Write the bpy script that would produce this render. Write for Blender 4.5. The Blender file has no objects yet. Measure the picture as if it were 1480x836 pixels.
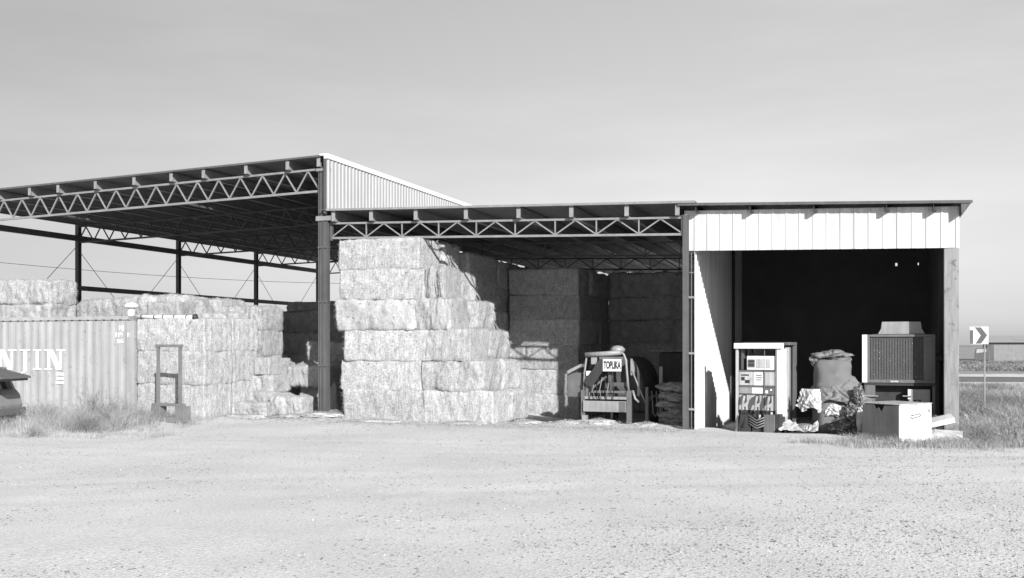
import bpy, bmesh, math, random
from mathutils import Vector, Matrix, noise
import numpy as np

R = math.radians
random.seed(7)
SC = bpy.context.scene

# ------------------------------------------------------------------ camera
cam_d = bpy.data.cameras.new('camera')
cam = bpy.data.objects.new('camera', cam_d)
SC.collection.objects.link(cam)
cam.location = (0, 0, 1.95)
cam.rotation_euler = (R(90), 0, 0)
cam_d.sensor_width = 36
cam_d.lens = 34.05
cam_d.shift_y = 0.0554
cam_d.clip_end = 20000
SC.camera = cam

# ------------------------------------------------------------------ sky, sun, exposure
SUN = Vector((-0.485, 1.241, -0.575))          # travel direction of the light
EL = math.atan2(-SUN.z, math.hypot(SUN.x, SUN.y))
AZ = math.atan2(-SUN.x, -SUN.y)
world = bpy.data.worlds.new("World")
SC.world = world
world.use_nodes = True
nt = world.node_tree
nt.nodes.clear()
n_out = nt.nodes.new('ShaderNodeOutputWorld')
n_bg = nt.nodes.new('ShaderNodeBackground')
n_sky = nt.nodes.new('ShaderNodeTexSky')
n_sky.sky_type = 'NISHITA'
n_sky.sun_disc = False
n_sky.sun_elevation = EL
n_sky.sun_rotation = AZ
n_sky.air_density = 1.0
n_sky.dust_density = 1.5
n_sky.ozone_density = 1.0
n_bw = nt.nodes.new('ShaderNodeRGBToBW')
n_tc = nt.nodes.new('ShaderNodeTexCoord')
n_mp = nt.nodes.new('ShaderNodeMapping')
n_mp.inputs['Scale'].default_value = (1.2, 1.6, 7.0)
n_mp.inputs['Rotation'].default_value = (0.1, 0.12, 0.3)
n_ns = nt.nodes.new('ShaderNodeTexNoise')
n_ns.inputs['Scale'].default_value = 1.6
n_ns.inputs['Detail'].default_value = 7
n_ns.inputs['Roughness'].default_value = 0.55
n_mr = nt.nodes.new('ShaderNodeMapRange')
n_mr.inputs['From Min'].default_value = 0.42
n_mr.inputs['From Max'].default_value = 0.78
n_mr.inputs['To Min'].default_value = 1.0
n_mr.inputs['To Max'].default_value = 1.17
n_mu = nt.nodes.new('ShaderNodeMath'); n_mu.operation = 'MULTIPLY'
L = nt.links.new
L(n_sky.outputs[0], n_bw.inputs[0])
L(n_tc.outputs['Generated'], n_mp.inputs[0]); L(n_mp.outputs[0], n_ns.inputs['Vector'])
L(n_ns.outputs[0], n_mr.inputs[0])
n_pw = nt.nodes.new('ShaderNodeMath'); n_pw.operation = 'POWER'; n_pw.inputs[1].default_value = 0.5
n_k = nt.nodes.new('ShaderNodeMath'); n_k.operation = 'MULTIPLY'; n_k.inputs[1].default_value = 2.0
n_sx = nt.nodes.new('ShaderNodeSeparateXYZ')
n_gx = nt.nodes.new('ShaderNodeMapRange')                       # sky value scaled down towards -x
n_gx.inputs['From Min'].default_value = -0.5; n_gx.inputs['From Max'].default_value = 0.25
n_gx.inputs['To Min'].default_value = 0.72; n_gx.inputs['To Max'].default_value = 1.03
n_m2 = nt.nodes.new('ShaderNodeMath'); n_m2.operation = 'MULTIPLY'
L(n_tc.outputs['Generated'], n_sx.inputs[0]); L(n_sx.outputs[0], n_gx.inputs[0])
L(n_bw.outputs[0], n_pw.inputs[0]); L(n_pw.outputs[0], n_k.inputs[0]); L(n_k.outputs[0], n_m2.inputs[0]); L(n_gx.outputs[0], n_m2.inputs[1])
L(n_m2.outputs[0], n_mu.inputs[0]); L(n_mr.outputs[0], n_mu.inputs[1])
L(n_mu.outputs[0], n_bg.inputs[0]); L(n_bg.outputs[0], n_out.inputs[0])
n_bg.inputs[1].default_value = 0.105

sun_d = bpy.data.lights.new('sun', 'SUN')
sun_d.energy = 4.6
sun_d.angle = R(0.55)
sun_d.color = (1, 1, 1)
sun = bpy.data.objects.new('sun', sun_d)
SC.collection.objects.link(sun)
sun.rotation_euler = SUN.to_track_quat('-Z', 'Y').to_euler()
sun.location = (20, -20, 30)

SC.view_settings.view_transform = 'Standard'
SC.view_settings.look = 'None'
SC.view_settings.gamma = 1
SC.view_settings.use_curve_mapping = False
SC.view_settings.exposure = 0.74
SC.render.engine = 'CYCLES'
SC.cycles.max_bounces = 8
SC.cycles.diffuse_bounces = 4
SC.cycles.use_denoising = True

# ------------------------------------------------------------------ the barn's own axes: u along the front, v into the depth
TH = R(20)
CU, SU = math.cos(TH), math.sin(TH)
PX, PY = -4.995, 25.9
def W(u, v, z=0.0):
    return Vector((PX + CU*u + SU*v, PY - SU*u + CU*v, z))
def UV(x, y):
    dx, dy = x-PX, y-PY
    return dx*CU - dy*SU, dx*SU + dy*CU
def ss(x, a, b):
    t = min(1, max(0, (x-a)/(b-a)))
    return t*t*(3-2*t)
def gz(x, y):
    """ground height"""
    u, v = UV(x, y)
    z = -0.28*ss(v, 0.5, 3.0)*ss(u, 2.5, 6.0)*(1-ss(v, 24, 40))
    z -= 0.10*ss(v, -0.3, 1.0)*ss(u, 10, 11)*(1-ss(v, 2, 4))*(1-ss(u, 15, 15.6))
    z += 0.13*ss(-u, 1.0, 4.0)*ss(v, -9, -3)*(1-ss(v, 24, 40))
    z += 0.20*math.exp(-((u-0.1)**2/0.9 + (v-0.1)**2/0.5))
    z += 0.07*math.exp(-((v-0.55)/0.35)**2)*ss(u, 4.5, 6)*(1-ss(u, 9.2, 9.8))*(0.6+0.8*noise.noise(Vector((u*2.3, v*2, 3))))
    near = math.exp(-(abs(y)/60)**2)
    for c0, k0, k1 in ((17.6, -0.10, 0.006), (19.3, -0.10, 0.006), (13.2, 0.16, -0.004), (14.9, 0.16, -0.004)):
        d = y-(c0+k0*x+k1*x*x)
        if abs(d) < 1.2: z -= 0.009*math.exp(-(d/0.24)**2) - 0.004*math.exp(-((abs(d)-0.45)/0.2)**2)
    z += 0.035*noise.noise(Vector((x*0.35, y*0.35, 0)))*near + 0.012*noise.noise(Vector((x*1.7, y*1.7, 5)))*near
    return z
def gu(u, v):
    p = W(u, v)
    return gz(p.x, p.y)

# ------------------------------------------------------------------ materials
def mat(name, base, rough=0.8, var=0.12, scale=4.0, detail=6, stretch=(1, 1, 1), bump=0.0, bscale=60.0, metallic=0.0,
        spots=0.0, spot_scale=12.0, spot_col=None, transl=0.0, streak=0.0, streak_scale=(14, 14, 0.7), spec=0.5, fine=0.0, fine_scale=90.0):
    m = bpy.data.materials.new(name)
    m.use_nodes = True
    t = m.node_tree; N = t.nodes; K = t.links.new
    bs = N['Principled BSDF']
    bs.inputs['Roughness'].default_value = rough
    bs.inputs['Metallic'].default_value = metallic
    bs.inputs['Specular IOR Level'].default_value = spec
    tc = N.new('ShaderNodeTexCoord')
    mp = N.new('ShaderNodeMapping'); mp.inputs['Scale'].default_value = stretch
    K(tc.outputs['Object'], mp.inputs[0])
    ns = N.new('ShaderNodeTexNoise'); ns.inputs['Scale'].default_value = scale; ns.inputs['Detail'].default_value = detail
    ns.inputs['Roughness'].default_value = 0.62
    K(mp.outputs[0], ns.inputs['Vector'])
    r = N.new('ShaderNodeMapRange')
    r.inputs['From Min'].default_value = 0.3; r.inputs['From Max'].default_value = 0.7
    r.inputs['To Min'].default_value = base*(1-var); r.inputs['To Max'].default_value = min(0.95, base*(1+var))
    K(ns.outputs[0], r.inputs[0])
    val = r.outputs[0]
    def mul(a, lo, hi, vec, sc, fm=0.35, fM=0.65, det=5):
        n2 = N.new('ShaderNodeTexNoise'); n2.inputs['Scale'].default_value = sc; n2.inputs['Detail'].default_value = det
        K(vec, n2.inputs['Vector'])
        q = N.new('ShaderNodeMapRange'); q.inputs['From Min'].default_value = fm; q.inputs['From Max'].default_value = fM
        q.inputs['To Min'].default_value = lo; q.inputs['To Max'].default_value = hi
        K(n2.outputs[0], q.inputs[0])
        mm = N.new('ShaderNodeMath'); mm.operation = 'MULTIPLY'; K(a, mm.inputs[0]); K(q.outputs[0], mm.inputs[1])
        return mm.outputs[0]
    if fine > 0:
        val = mul(val, 1-fine, 1+fine, mp.outputs[0], fine_scale)
    if streak > 0:
        m2 = N.new('ShaderNodeMapping'); m2.inputs['Scale'].default_value = streak_scale
        K(tc.outputs['Object'], m2.inputs[0])
        val = mul(val, 1-streak, 1+streak*0.4, m2.outputs[0], 1.0)
    if name in ('hay', 'weathered_hay'):
        oi = N.new('ShaderNodeObjectInfo'); q = N.new('ShaderNodeMapRange')
        q.inputs['To Min'].default_value = 0.86; q.inputs['To Max'].default_value = 1.08
        K(oi.outputs['Random'], q.inputs[0]); mm = N.new('ShaderNodeMath'); mm.operation = 'MULTIPLY'
        K(val, mm.inputs[0]); K(q.outputs[0], mm.inputs[1]); val = mm.outputs[0]
    if spots > 0:
        n3 = N.new('ShaderNodeTexNoise'); n3.inputs['Scale'].default_value = spot_scale; n3.inputs['Detail'].default_value = 8
        n3.inputs['Roughness'].default_value = 0.7
        K(tc.outputs['Object'], n3.inputs['Vector'])
        q = N.new('ShaderNodeMapRange'); q.inputs['From Min'].default_value = 0.60-0.1*spots; q.inputs['From Max'].default_value = 0.68
        K(n3.outputs[0], q.inputs[0])
        mx = N.new('ShaderNodeMix'); mx.data_type = 'FLOAT'
        K(q.outputs[0], mx.inputs[0]); K(val, mx.inputs[2]); mx.inputs[3].default_value = spot_col if spot_col is not None else base*0.35
        val = mx.outputs[0]
    cb = N.new('ShaderNodeCombineColor')
    for i in range(3): K(val, cb.inputs[i])
    K(cb.outputs[0], bs.inputs['Base Color'])
    if bump > 0:
        nb = N.new('ShaderNodeTexNoise'); nb.inputs['Scale'].default_value = bscale; nb.inputs['Detail'].default_value = 5
        K(mp.outputs[0], nb.inputs['Vector'])
        b = N.new('ShaderNodeBump'); b.inputs['Strength'].default_value = bump; b.inputs['Distance'].default_value = 0.02
        K(nb.outputs[0], b.inputs['Height']); K(b.outputs[0], bs.inputs['Normal'])
    return m

M = {}
M['ground'] = mat('gravel_dirt', 0.525, 0.95, 0.10, 0.35, 10, bump=0.75, bscale=34, fine=0.11, fine_scale=28, spots=0.55, spot_scale=34, spot_col=0.36, spec=0.05)
M['stone'] = mat('stone', 0.27, 0.95, 0.6, 9.0, 2, spec=0.05)
M['hay'] = mat('hay', 0.375, 0.95, 0.10, 2.4, 8, bump=0.75, bscale=36, stretch=(0.8, 1.0, 1.5), fine=0.22, fine_scale=24, streak=0.24, streak_scale=(30, 30, 5), spots=0.30, spot_scale=9, spot_col=0.19, spec=0.05)
M['hay_grey'] = mat('weathered_hay', 0.36, 0.95, 0.22, 2.5, 6, bump=0.6, bscale=46, stretch=(1.5, 1.0, 0.8), fine=0.28, fine_scale=44, spots=0.45, spot_scale=8, spot_col=0.16, spec=0.05)
M['straw'] = mat('straw', 0.42, 0.8, 0.25, 1.2, 3, spec=0.1)
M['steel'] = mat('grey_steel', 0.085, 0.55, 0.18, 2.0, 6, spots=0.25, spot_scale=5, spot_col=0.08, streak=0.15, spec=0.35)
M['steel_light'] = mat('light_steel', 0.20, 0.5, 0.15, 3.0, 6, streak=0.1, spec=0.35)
M['purlin'] = mat('galvanised_purlin', 0.22, 0.5, 0.15, 3.0, 5, spec=0.4)
M['roof'] = mat('roof_sheet', 0.13, 0.6, 0.12, 1.0, 5, spec=0.3)
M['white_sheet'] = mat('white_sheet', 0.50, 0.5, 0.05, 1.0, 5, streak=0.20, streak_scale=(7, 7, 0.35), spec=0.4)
M['grey_sheet'] = mat('pale_grey_sheet', 0.30, 0.5, 0.06, 1.0, 5, streak=0.08, spec=0.4)
M['flash'] = mat('white_flashing', 0.62, 0.4, 0.04, 1.0, 4)
M['dark'] = mat('dark_metal', 0.035, 0.6, 0.3, 3.0, 5, spec=0.3)
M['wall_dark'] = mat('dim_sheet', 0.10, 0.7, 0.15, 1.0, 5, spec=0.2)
M['wood'] = mat('grey_wood', 0.225, 0.9, 0.22, 3.0, 7, stretch=(6, 6, 0.6), bump=0.3, bscale=20, spots=0.2, spot_scale=3, spot_col=0.10, spec=0.1)
M['cont'] = mat('container_paint', 0.315, 0.6, 0.08, 1.0, 6, streak=0.14, streak_scale=(5, 5, 0.5), spots=0.15, spot_scale=7, spot_col=0.2, spec=0.3)
M['white'] = mat('white_paint', 0.60, 0.5, 0.06, 3.0, 6, spots=0.12, spot_scale=10, spot_col=0.5)
M['offwhite'] = mat('dirty_white_paint', 0.40, 0.5, 0.12, 3.0, 6, streak=0.2, spots=0.25, spot_scale=7, spot_col=0.3)
M['mid'] = mat('mid_grey_paint', 0.11, 0.55, 0.15, 3.0, 6, streak=0.15, spots=0.2, spot_scale=7, spot_col=0.1)
M['pale'] = mat('pale_grey_paint', 0.24, 0.5, 0.12, 3.0, 6, streak=0.15, spots=0.2, spot_scale=7, spot_col=0.2)
M['black'] = mat('black_rubber', 0.02, 0.7, 0.3, 5.0, 4, spec=0.3)
M['glass'] = mat('dark_glass', 0.03, 0.12, 0.1, 2.0, 3, spec=0.7)
M['bag'] = mat('woven_bag', 0.14, 0.85, 0.10, 2.5, 6, bump=0.25, bscale=90, spots=0.2, spot_scale=4, spot_col=0.2, spec=0.15)
M['tarp'] = mat('grey_tarp', 0.15, 0.7, 0.18, 2.5, 6, bump=0.15, bscale=40, spec=0.3)
M['film'] = mat('white_plastic_film', 0.40, 0.35, 0.15, 6.0, 5, bump=0.2, bscale=30, spec=0.5)
M['net'] = mat('dark_netting', 0.05, 0.8, 0.2, 5.0, 5, spots=1.0, spot_scale=14, spot_col=0.45)
M['hull'] = mat('dusty_dark_tarp', 0.07, 0.8, 0.3, 2.0, 6, bump=0.2, bscale=20, spots=0.3, spot_scale=9, spot_col=0.12, spec=0.2)
M['car'] = mat('faded_car_paint', 0.19, 0.4, 0.15, 2.0, 5, spots=0.2, spot_scale=5, spot_col=0.12)
M['weed'] = mat('dry_weed', 0.29, 0.9, 0.35, 0.8, 4, spec=0.1)
M['weed_dark'] = mat('grey_weed', 0.20, 0.9, 0.35, 0.9, 4, spec=0.1)
M['field'] = mat('scrub_field', 0.26, 1.0, 0.3, 0.12, 9, stretch=(1, 2.5, 1), fine=0.25, fine_scale=1.5, spec=0.05)
M['asphalt'] = mat('asphalt', 0.13, 0.9, 0.12, 1.0, 5, fine=0.1, spec=0.2)
M['hill'] = mat('far_hill', 0.24, 1.0, 0.2, 0.01, 8, spec=0.0)
M['net_grille'] = mat('radiator_mesh', 0.055, 0.7, 0.2, 2.0, 5, spots=0.10, spot_scale=26, spot_col=0.35, bump=0.4, bscale=120)
M['sage'] = mat('sagebrush_leaf', 0.24, 0.9, 0.4, 0.5, 4, spec=0.05)

# ------------------------------------------------------------------ helpers
COL = SC.collection
def tag(o, label=None, cat=None, group=None, kind=None):
    if label: o['label'] = label
    if cat: o['category'] = cat
    if group: o['group'] = group
    if kind: o['kind'] = kind
    return o
def thing(name, label, cat, u, v, z=None, rot=0.0, group=None):
    o = bpy.data.objects.new(name, None); COL.objects.link(o)
    o.empty_display_size = 0.2
    p = W(u, v); o.location = (p.x, p.y, gz(p.x, p.y) if z is None else z)
    o.rotation_euler = (0, 0, -TH + rot)
    return tag(o, label, cat, group)

class MB:
    def __init__(s): s.v = []; s.f = []
    def add(s, vs, fs):
        b = len(s.v); s.v += [tuple(p) for p in vs]; s.f += [tuple(b+i for i in f) for f in fs]; return s
    def box(s, x0, x1, y0, y1, z0, z1, m=None):
        vs = [Vector(p) for p in ((x0,y0,z0),(x1,y0,z0),(x1,y1,z0),(x0,y1,z0),(x0,y0,z1),(x1,y0,z1),(x1,y1,z1),(x0,y1,z1))]
        if m is not None: vs = [m @ p for p in vs]
        return s.add(vs, [(0,3,2,1),(4,5,6,7),(0,1,5,4),(1,2,6,5),(2,3,7,6),(3,0,4,7)])
    def bar(s, p, q, w, h, up=(0,0,1)):
        p = Vector(p); q = Vector(q); d = (q-p).normalized(); up = Vector(up)
        if abs(d.dot(up)) > 0.98: up = Vector((0,1,0)) if abs(d.y) < 0.9 else Vector((1,0,0))
        a = d.cross(up).normalized()*w/2; b = a.cross(d).normalized()*h/2
        vs = [p-a-b, p+a-b, p+a+b, p-a+b, q-a-b, q+a-b, q+a+b, q-a+b]
        return s.add(vs, [(0,3,2,1),(4,5,6,7),(0,1,5,4),(1,2,6,5),(2,3,7,6),(3,0,4,7)])
    def tube(s, pts, r, n=8, close=True):
        pts = [Vector(p) for p in pts]; rr = r if isinstance(r, (list, tuple)) else [r]*len(pts)
        rings = []; prev = None
        for i, p in enumerate(pts):
            d = (pts[min(i+1, len(pts)-1)]-pts[max(i-1, 0)]).normalized()
            if prev is None:
                a = d.cross(Vector((0,0,1)) if abs(d.z) < 0.9 else Vector((1,0,0))).normalized()
            else:
                a = (prev - d*prev.dot(d)).normalized()
            prev = a; b = d.cross(a)
            rings.append([p + (a*math.cos(t)+b*math.sin(t))*rr[i] for t in [2*math.pi*k/n for k in range(n)]])
        vs = [q for ring in rings for q in ring]; fs = []
        for i in range(len(pts)-1):
            for k in range(n):
                k2 = (k+1) % n
                fs.append((i*n+k, i*n+k2, (i+1)*n+k2, (i+1)*n+k))
        if close:
            fs.append(tuple(range(n-1, -1, -1))); fs.append(tuple((len(pts)-1)*n+k for k in range(n)))
        return s.add(vs, fs)
    def prism(s, outline, y0, y1, m=None):
        """outline in x,z; extruded along y"""
        n = len(outline)
        vs = [Vector((x, y0, z)) for x, z in outline]+[Vector((x, y1, z)) for x, z in outline]
        if m is not None: vs = [m @ p for p in vs]
        fs = [tuple(range(n)), tuple(range(2*n-1, n-1, -1))]
        for i in range(n):
            j = (i+1) % n; fs.append((j, i, n+i, n+j))
        return s.add(vs, fs)
    def lathe(s, prof, n=24, c=(0,0,0), m=None):
        vs = []; fs = []
        for r, z in prof:
            for k in range(n):
                t = 2*math.pi*k/n; p = Vector((c[0]+r*math.cos(t), c[1]+r*math.sin(t), c[2]+z))
                vs.append(m @ p if m is not None else p)
        for i in range(len(prof)-1):
            for k in range(n):
                k2 = (k+1) % n; fs.append((i*n+k, i*n+k2, (i+1)*n+k2, (i+1)*n+k))
        fs.append(tuple(range(n-1, -1, -1))); fs.append(tuple((len(prof)-1)*n+k for k in range(n)))
        return s.add(vs, fs)
    def build(s, name, m, parent=None, smooth=False, bevel=0.0, solid=0.0):
        me = bpy.data.meshes.new(name); me.from_pydata(s.v, [], s.f); me.update()
        if smooth:
            for p in me.polygons: p.use_smooth = True
        o = bpy.data.objects.new(name, me); COL.objects.link(o)
        me.materials.append(m)
        if parent is not None: o.parent = parent
        if solid:
            k = o.modifiers.new('solid', 'SOLIDIFY'); k.thickness = solid
        if bevel:
            k = o.modifiers.new('bevel', 'BEVEL'); k.width = bevel; k.segments = 2; k.limit_method = 'ANGLE'
        return o

def rib_sheet(p0, p1, zb, zt, out, period, ribw, depth, trapezoid=False):
    """ribbed metal sheet from p0 to p1 (u,v), bottom/top heights as functions of the distance, ribs standing towards out (u,v)"""
    mb = MB(); p0 = Vector((*p0, 0)); p1 = Vector((*p1, 0)); d = p1-p0; Ln = d.length; d.normalize(); o = Vector((*out, 0))
    st = []; x = 0.0
    while x < Ln:
        if trapezoid:
            for f, h in ((0, 0), (0.25, 0), (0.38, 1), (0.75, 1), (0.88, 0)):
                st.append((x+f*period, h*depth))
        else:
            st += [(x, 0), (x+period-ribw*1.6, 0), (x+period-ribw*1.3, depth), (x+period-ribw*0.5, depth), (x+period-ribw*0.2, 0)]
        x += period
    st = [(a, h) for a, h in st if a < Ln]+[(Ln, 0)]
    vs = []; fs = []
    for i, (a, h) in enumerate(st):
        b = p0+d*a+o*h
        vs += [(b.x, b.y, zb(a)), (b.x, b.y, zt(a))]
        if i: fs.append((2*i-2, 2*i, 2*i+1, 2*i-1))
    return mb.add(vs, fs)

def text_mesh(s, size, mt, parent, loc, rot, name='lettering', bold=0.0, sx=1.0, depth=0.004):
    cu = bpy.data.curves.new('text', 'FONT'); cu.body = s; cu.size = size; cu.extrude = depth; cu.offset = bold
    cu.align_x = 'CENTER'; cu.align_y = 'CENTER'
    to = bpy.data.objects.new('text', cu); COL.objects.link(to)
    dg = bpy.context.evaluated_depsgraph_get(); me = bpy.data.meshes.new_from_object(to.evaluated_get(dg))
    bpy.data.objects.remove(to); bpy.data.curves.remove(cu)
    me.transform(Matrix.Scale(sx, 4, (1, 0, 0)))
    o = bpy.data.objects.new(name, me); COL.objects.link(o); o.parent = parent; o.location = loc; o.rotation_euler = rot
    me.materials.clear(); me.materials.append(mt)
    return o

# ------------------------------------------------------------------ ground
def axis(a, b, fine0, fine1, step, grow=1.18):
    xs = list(np.arange(fine0, fine1+1e-6, step)); s = step
    while xs[-1] < b: s *= grow; xs.append(xs[-1]+s)
    s = step
    while xs[0] > a: s *= grow; xs.insert(0, xs[0]-s)
    return xs
gx = axis(-4000, 4000, -16, 16, 0.22); gy = axis(-300, 6000, 6, 34, 0.22)
verts = [(x, y, gz(x, y)) for y in gy for x in gx]
nx = len(gx)
faces = [(j*nx+i, j*nx+i+1, (j+1)*nx+i+1, (j+1)*nx+i) for j in range(len(gy)-1) for i in range(nx-1)]
g = MB().add(verts, faces).build('ground', M['ground'], smooth=True); tag(g, kind='structure')

# gravel: loose stones on the yard
def stones():
    rng = np.random.default_rng(3)
    base = np.array([(1,0,0),(0,1,0),(-1,0,0),(0,-1,0),(0,0,1),(0,0,-1)], float)
    tri = [(0,1,4),(1,2,4),(2,3,4),(3,0,4),(1,0,5),(2,1,5),(3,2,5),(0,3,5)]
    mb = MB(); n = 0
    while n < 28000:
        y = 6.5+ 19*rng.random()**1.5
        x = (rng.random()*2-1)*(y*0.56)
        d = noise.noise(Vector((x*0.45, y*0.45, 9)))+0.5*noise.noise(Vector((x*1.3, y*1.3, 4)))
        right = ss(x/y, -0.2, 0.35)
        if rng.random() > 0.35+0.9*d+0.35*right: continue
        u, v = UV(x, y)
        if v > -0.6: continue
        s = 0.006+0.012*rng.random()**2.2
        if rng.random() < 0.006: s *= 1.8
        a = rng.random()*6.28; c, sn = math.cos(a), math.sin(a)
        p = base*np.array([s*(0.8+0.6*rng.random()), s*(0.7+0.5*rng.random()), s*(0.45+0.3*rng.random())])
        p = p + rng.normal(0, s*0.12, p.shape)
        z0 = gz(x, y)+s*0.15
        mb.add([(x+q[0]*c-q[1]*sn, y+q[0]*sn+q[1]*c, z0+q[2]) for q in p], tri); n += 1
    return mb
o = stones().build('gravel', M['stone']); tag(o, kind='stuff')
o['label'] = 'pale loose gravel scattered over the yard'; o['category'] = 'gravel'

# scrub land beyond, road, far ridge
fld = MB()
fx = [15.5, 24, 40, 70, 140, 260]
fy = [23, 30, 38, 46, 51]
o = MB().box(24, 420, 66, 300, -0.5, 0.03).box(-1500, 2200, 300.5, 900, -0.5, 0.03).build('far_field', M['field']); tag(o, kind='structure')
rd = MB(); rdp = [(-20, 67), (20, 58.5), (33, 55.2), (60, 48.5), (140, 30)]
vs = []; fs = []
for i, (x, y) in enumerate(rdp):
    vs += [(x, y-2.6, 0.07), (x, y+2.6, 0.07), (x, y-4.5, -0.1), (x, y+4.5, -0.1)]
    if i:
        a = 4*i-4; b = 4*i
        fs += [(a, b, b+1, a+1), (a+2, b+2, b, a), (a+1, b+1, b+3, a+3)]
o = rd.add(vs, fs).build('road', M['asphalt']); tag(o, kind='structure')
for off in (-2.35, 2.35):
    vs = []; fs = []
    for i, (x, y) in enumerate(rdp):
        vs += [(x, y+off-0.08, 0.075), (x, y+off+0.08, 0.075)]
        if i: fs.append((2*i-2, 2*i, 2*i+1, 2*i-1))
    o = MB().add(vs, fs).build('road_marking', M['white']); tag(o, kind='structure')
vs = []; fs = []
K = 80
for i in range(K+1):
    x = -1500+3600*i/K
    h = 2.4+1.2*abs(noise.noise(Vector((x*0.0016, 2, 0))))+0.8*noise.noise(Vector((x*0.008, 5, 0)))
    vs += [(x, 900, -1), (x, 1060, h), (x, 1300, -1)]
    if i: a = 3*i-3; b = 3*i; fs += [(a, b, b+1, a+1), (a+1, b+1, b+2, a+2)]
o = MB().add(vs, fs).build('hills', M['hill'], smooth=True); tag(o, kind='structure')

# ------------------------------------------------------------------ tall open barn (left)
BL = 22.3; UL = -13.8; BAY = 5.575
zr = lambda u: 6.97+0.0236*u if u < 0 else 5.53-0.0285*u        # roof underside edge height, tall roof (u<0) and low roof (u>0)
tall = thing('open_barn', 'tall open steel hay barn with lattice trusses above the stacks on the left', 'barn', 0, 0, 0)
def h_column(mb, u, v, z0, z1, w=0.30, d=0.26, t=0.022):
    mb.box(u-w/2, u+w/2, v-d/2, v-d/2+t, z0, z1); mb.box(u-w/2, u+w/2, v+d/2-t, v+d/2, z0, z1)
    mb.box(u-t/2, u+t/2, v-d/2+t, v+d/2-t, z0, z1)
    return mb
def col_pair(u, v, z0, z1, m, parent):
    mb = MB()                                                    # two channels back to back, lips forward
    for s in (-1, 1):
        x0, x1 = (u-0.135, u-0.010) if s < 0 else (u+0.010, u+0.135)
        mb.box(x0, x1, v-0.02, v+0.02, z0, z1)
        mb.box(x0, x0+0.02, v-0.13, v-0.02, z0, z1); mb.box(x1-0.02, x1, v-0.13, v-0.02, z0, z1)
    mb.box(u-0.10, u+0.10, v-0.105, v-0.075, z0, z1)
    c = mb.build('column', m, parent)
    for z in (1.4, 3.1, 4.55):
        MB().box(u-0.145, u+0.145, v-0.138, v+0.03, z, z+0.05).build('batten_plate', m, c)
    return c
colf = col_pair(0, 0, -0.1, 6.72, M['steel'], tall)
MB().box(-0.19, 0.19, -0.16, 0.1, 6.6, 6.67).box(-0.2, 0.28, -0.15, 0.1, 5.28, 5.40).build('cap_plate', M['steel_light'], colf)
for k in range(1, 5):
    h_column(MB(), 0, k*BAY, -0.3, 6.7).build('column', M['steel'], tall)
for k in range(0, 5):
    h_column(MB(), UL, k*BAY, -0.1, 6.45, 0.15, 0.16).build('column', M['steel'], tall)
def truss(parent, m, v, ua, ub, zt, zb, step, warren_v=False, r=0.022, ch=0.06):
    t = MB()
    t.bar((ua, v, zt(ua)), (ub, v, zt(ub)), ch, ch*0.9); t.bar((ua, v, zb(ua)), (ub, v, zb(ub)), ch, ch)
    o = t.build('truss', m, parent)
    w = MB(); u = ua; n = max(2, round((ub-ua)/step)); st = (ub-ua)/n
    for i in range(n):
        a = ua+i*st; b = a+st; mid = (a+b)/2
        w.bar((a, v, zb(a)+0.02), (mid, v, zt(mid)-0.02), r*1.6, r*1.6); w.bar((mid, v, zt(mid)-0.02), (b, v, zb(b)+0.02), r*1.6, r*1.6)
        if warren_v and i: w.bar((a, v+0.001, zb(a)+0.02), (a, v+0.001, zt(a)-0.02), r*1.5, r*1.5)
    w.build('web', m, o)
    return o
for k in range(5):
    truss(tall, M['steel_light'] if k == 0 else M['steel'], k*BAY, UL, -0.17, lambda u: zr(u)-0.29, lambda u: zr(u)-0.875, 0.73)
pu = [-0.12, -1.08, -2.4, -3.8, -4.9, -6.2, -7.6, -9.0, -10.1, -11.4, -12.6, -13.7]
def purlin(u, z, v0, v1, parent, m, h=0.245, w=0.075):
    mb = MB()
    mb.box(u-0.008, u+0.008, v0, v1, z-h, z); mb.box(u-0.008, u+w, v0, v1, z-0.012, z-0.001); mb.box(u+0.008, u+w, v0, v1, z-h, z-h+0.012)
    mb.box(u+0.008, u+w+0.02, v0, v0+0.012, z-h+0.012, z-0.012)
    return mb.build('purlin', m, parent)
for u in pu: purlin(u, zr(u)-0.012, -0.22, BL+0.2, tall, M['purlin'])
r_ = MB(); n = 76
def roof_sheet(ua, ub, va, vb, parent, m, over=0.0):
    mb = MB(); n = int((ub-ua)/0.09); vs = []; fs = []
    for i in range(n+1):
        u = ua+(ub-ua)*i/n; z = zr((u if (u < 0 or ua >= 0) else -1e-6)) + (0.014 if i % 4 in (1, 2) else 0.0)
        if ua >= 9: z = zs(u)+(0.014 if i % 4 in (1, 2) else 0.0)
        vs += [(u, va, z), (u, vb, z)]
        if i: fs.append((2*i-2, 2*i-1, 2*i+1, 2*i))
    return mb.add(vs, fs).build('roof', m, parent, solid=0.012)
zs = lambda u: 5.22-0.040*(u-9.5)
roof_sheet(UL-0.15, -0.001, -0.25, BL+0.25, tall, M['roof'])
MB().bar((UL-0.15, -0.262, zr(UL)+0.01), (-0.0, -0.262, zr(-0.001)+0.01), 0.02, 0.05).build('roof_edge_trim', M['steel'], tall)
# left wall: two girt beams and tie rods
b = MB(); b.box(UL-0.07, UL+0.07, -0.2, BL+0.8, 5.82, 6.02); b.build('girt', M['steel'], tall)
b = MB(); b.box(UL-0.07, UL+0.07, -0.2, BL+0.3, 4.0, 4.17); b.build('girt', M['steel'], tall)
for k in range(4):
    v0, v1 = k*BAY, (k+1)*BAY
    MB().tube([(UL-0.09, v0, 5.6), (UL-0.09, v1, 0.4)], 0.011, 5).build('tie_rod', M['dark'], tall)
    MB().tube([(UL-0.11, v1, 5.6), (UL-0.11, v0, 0.4)], 0.011, 5).build('tie_rod', M['dark'], tall)
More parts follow.
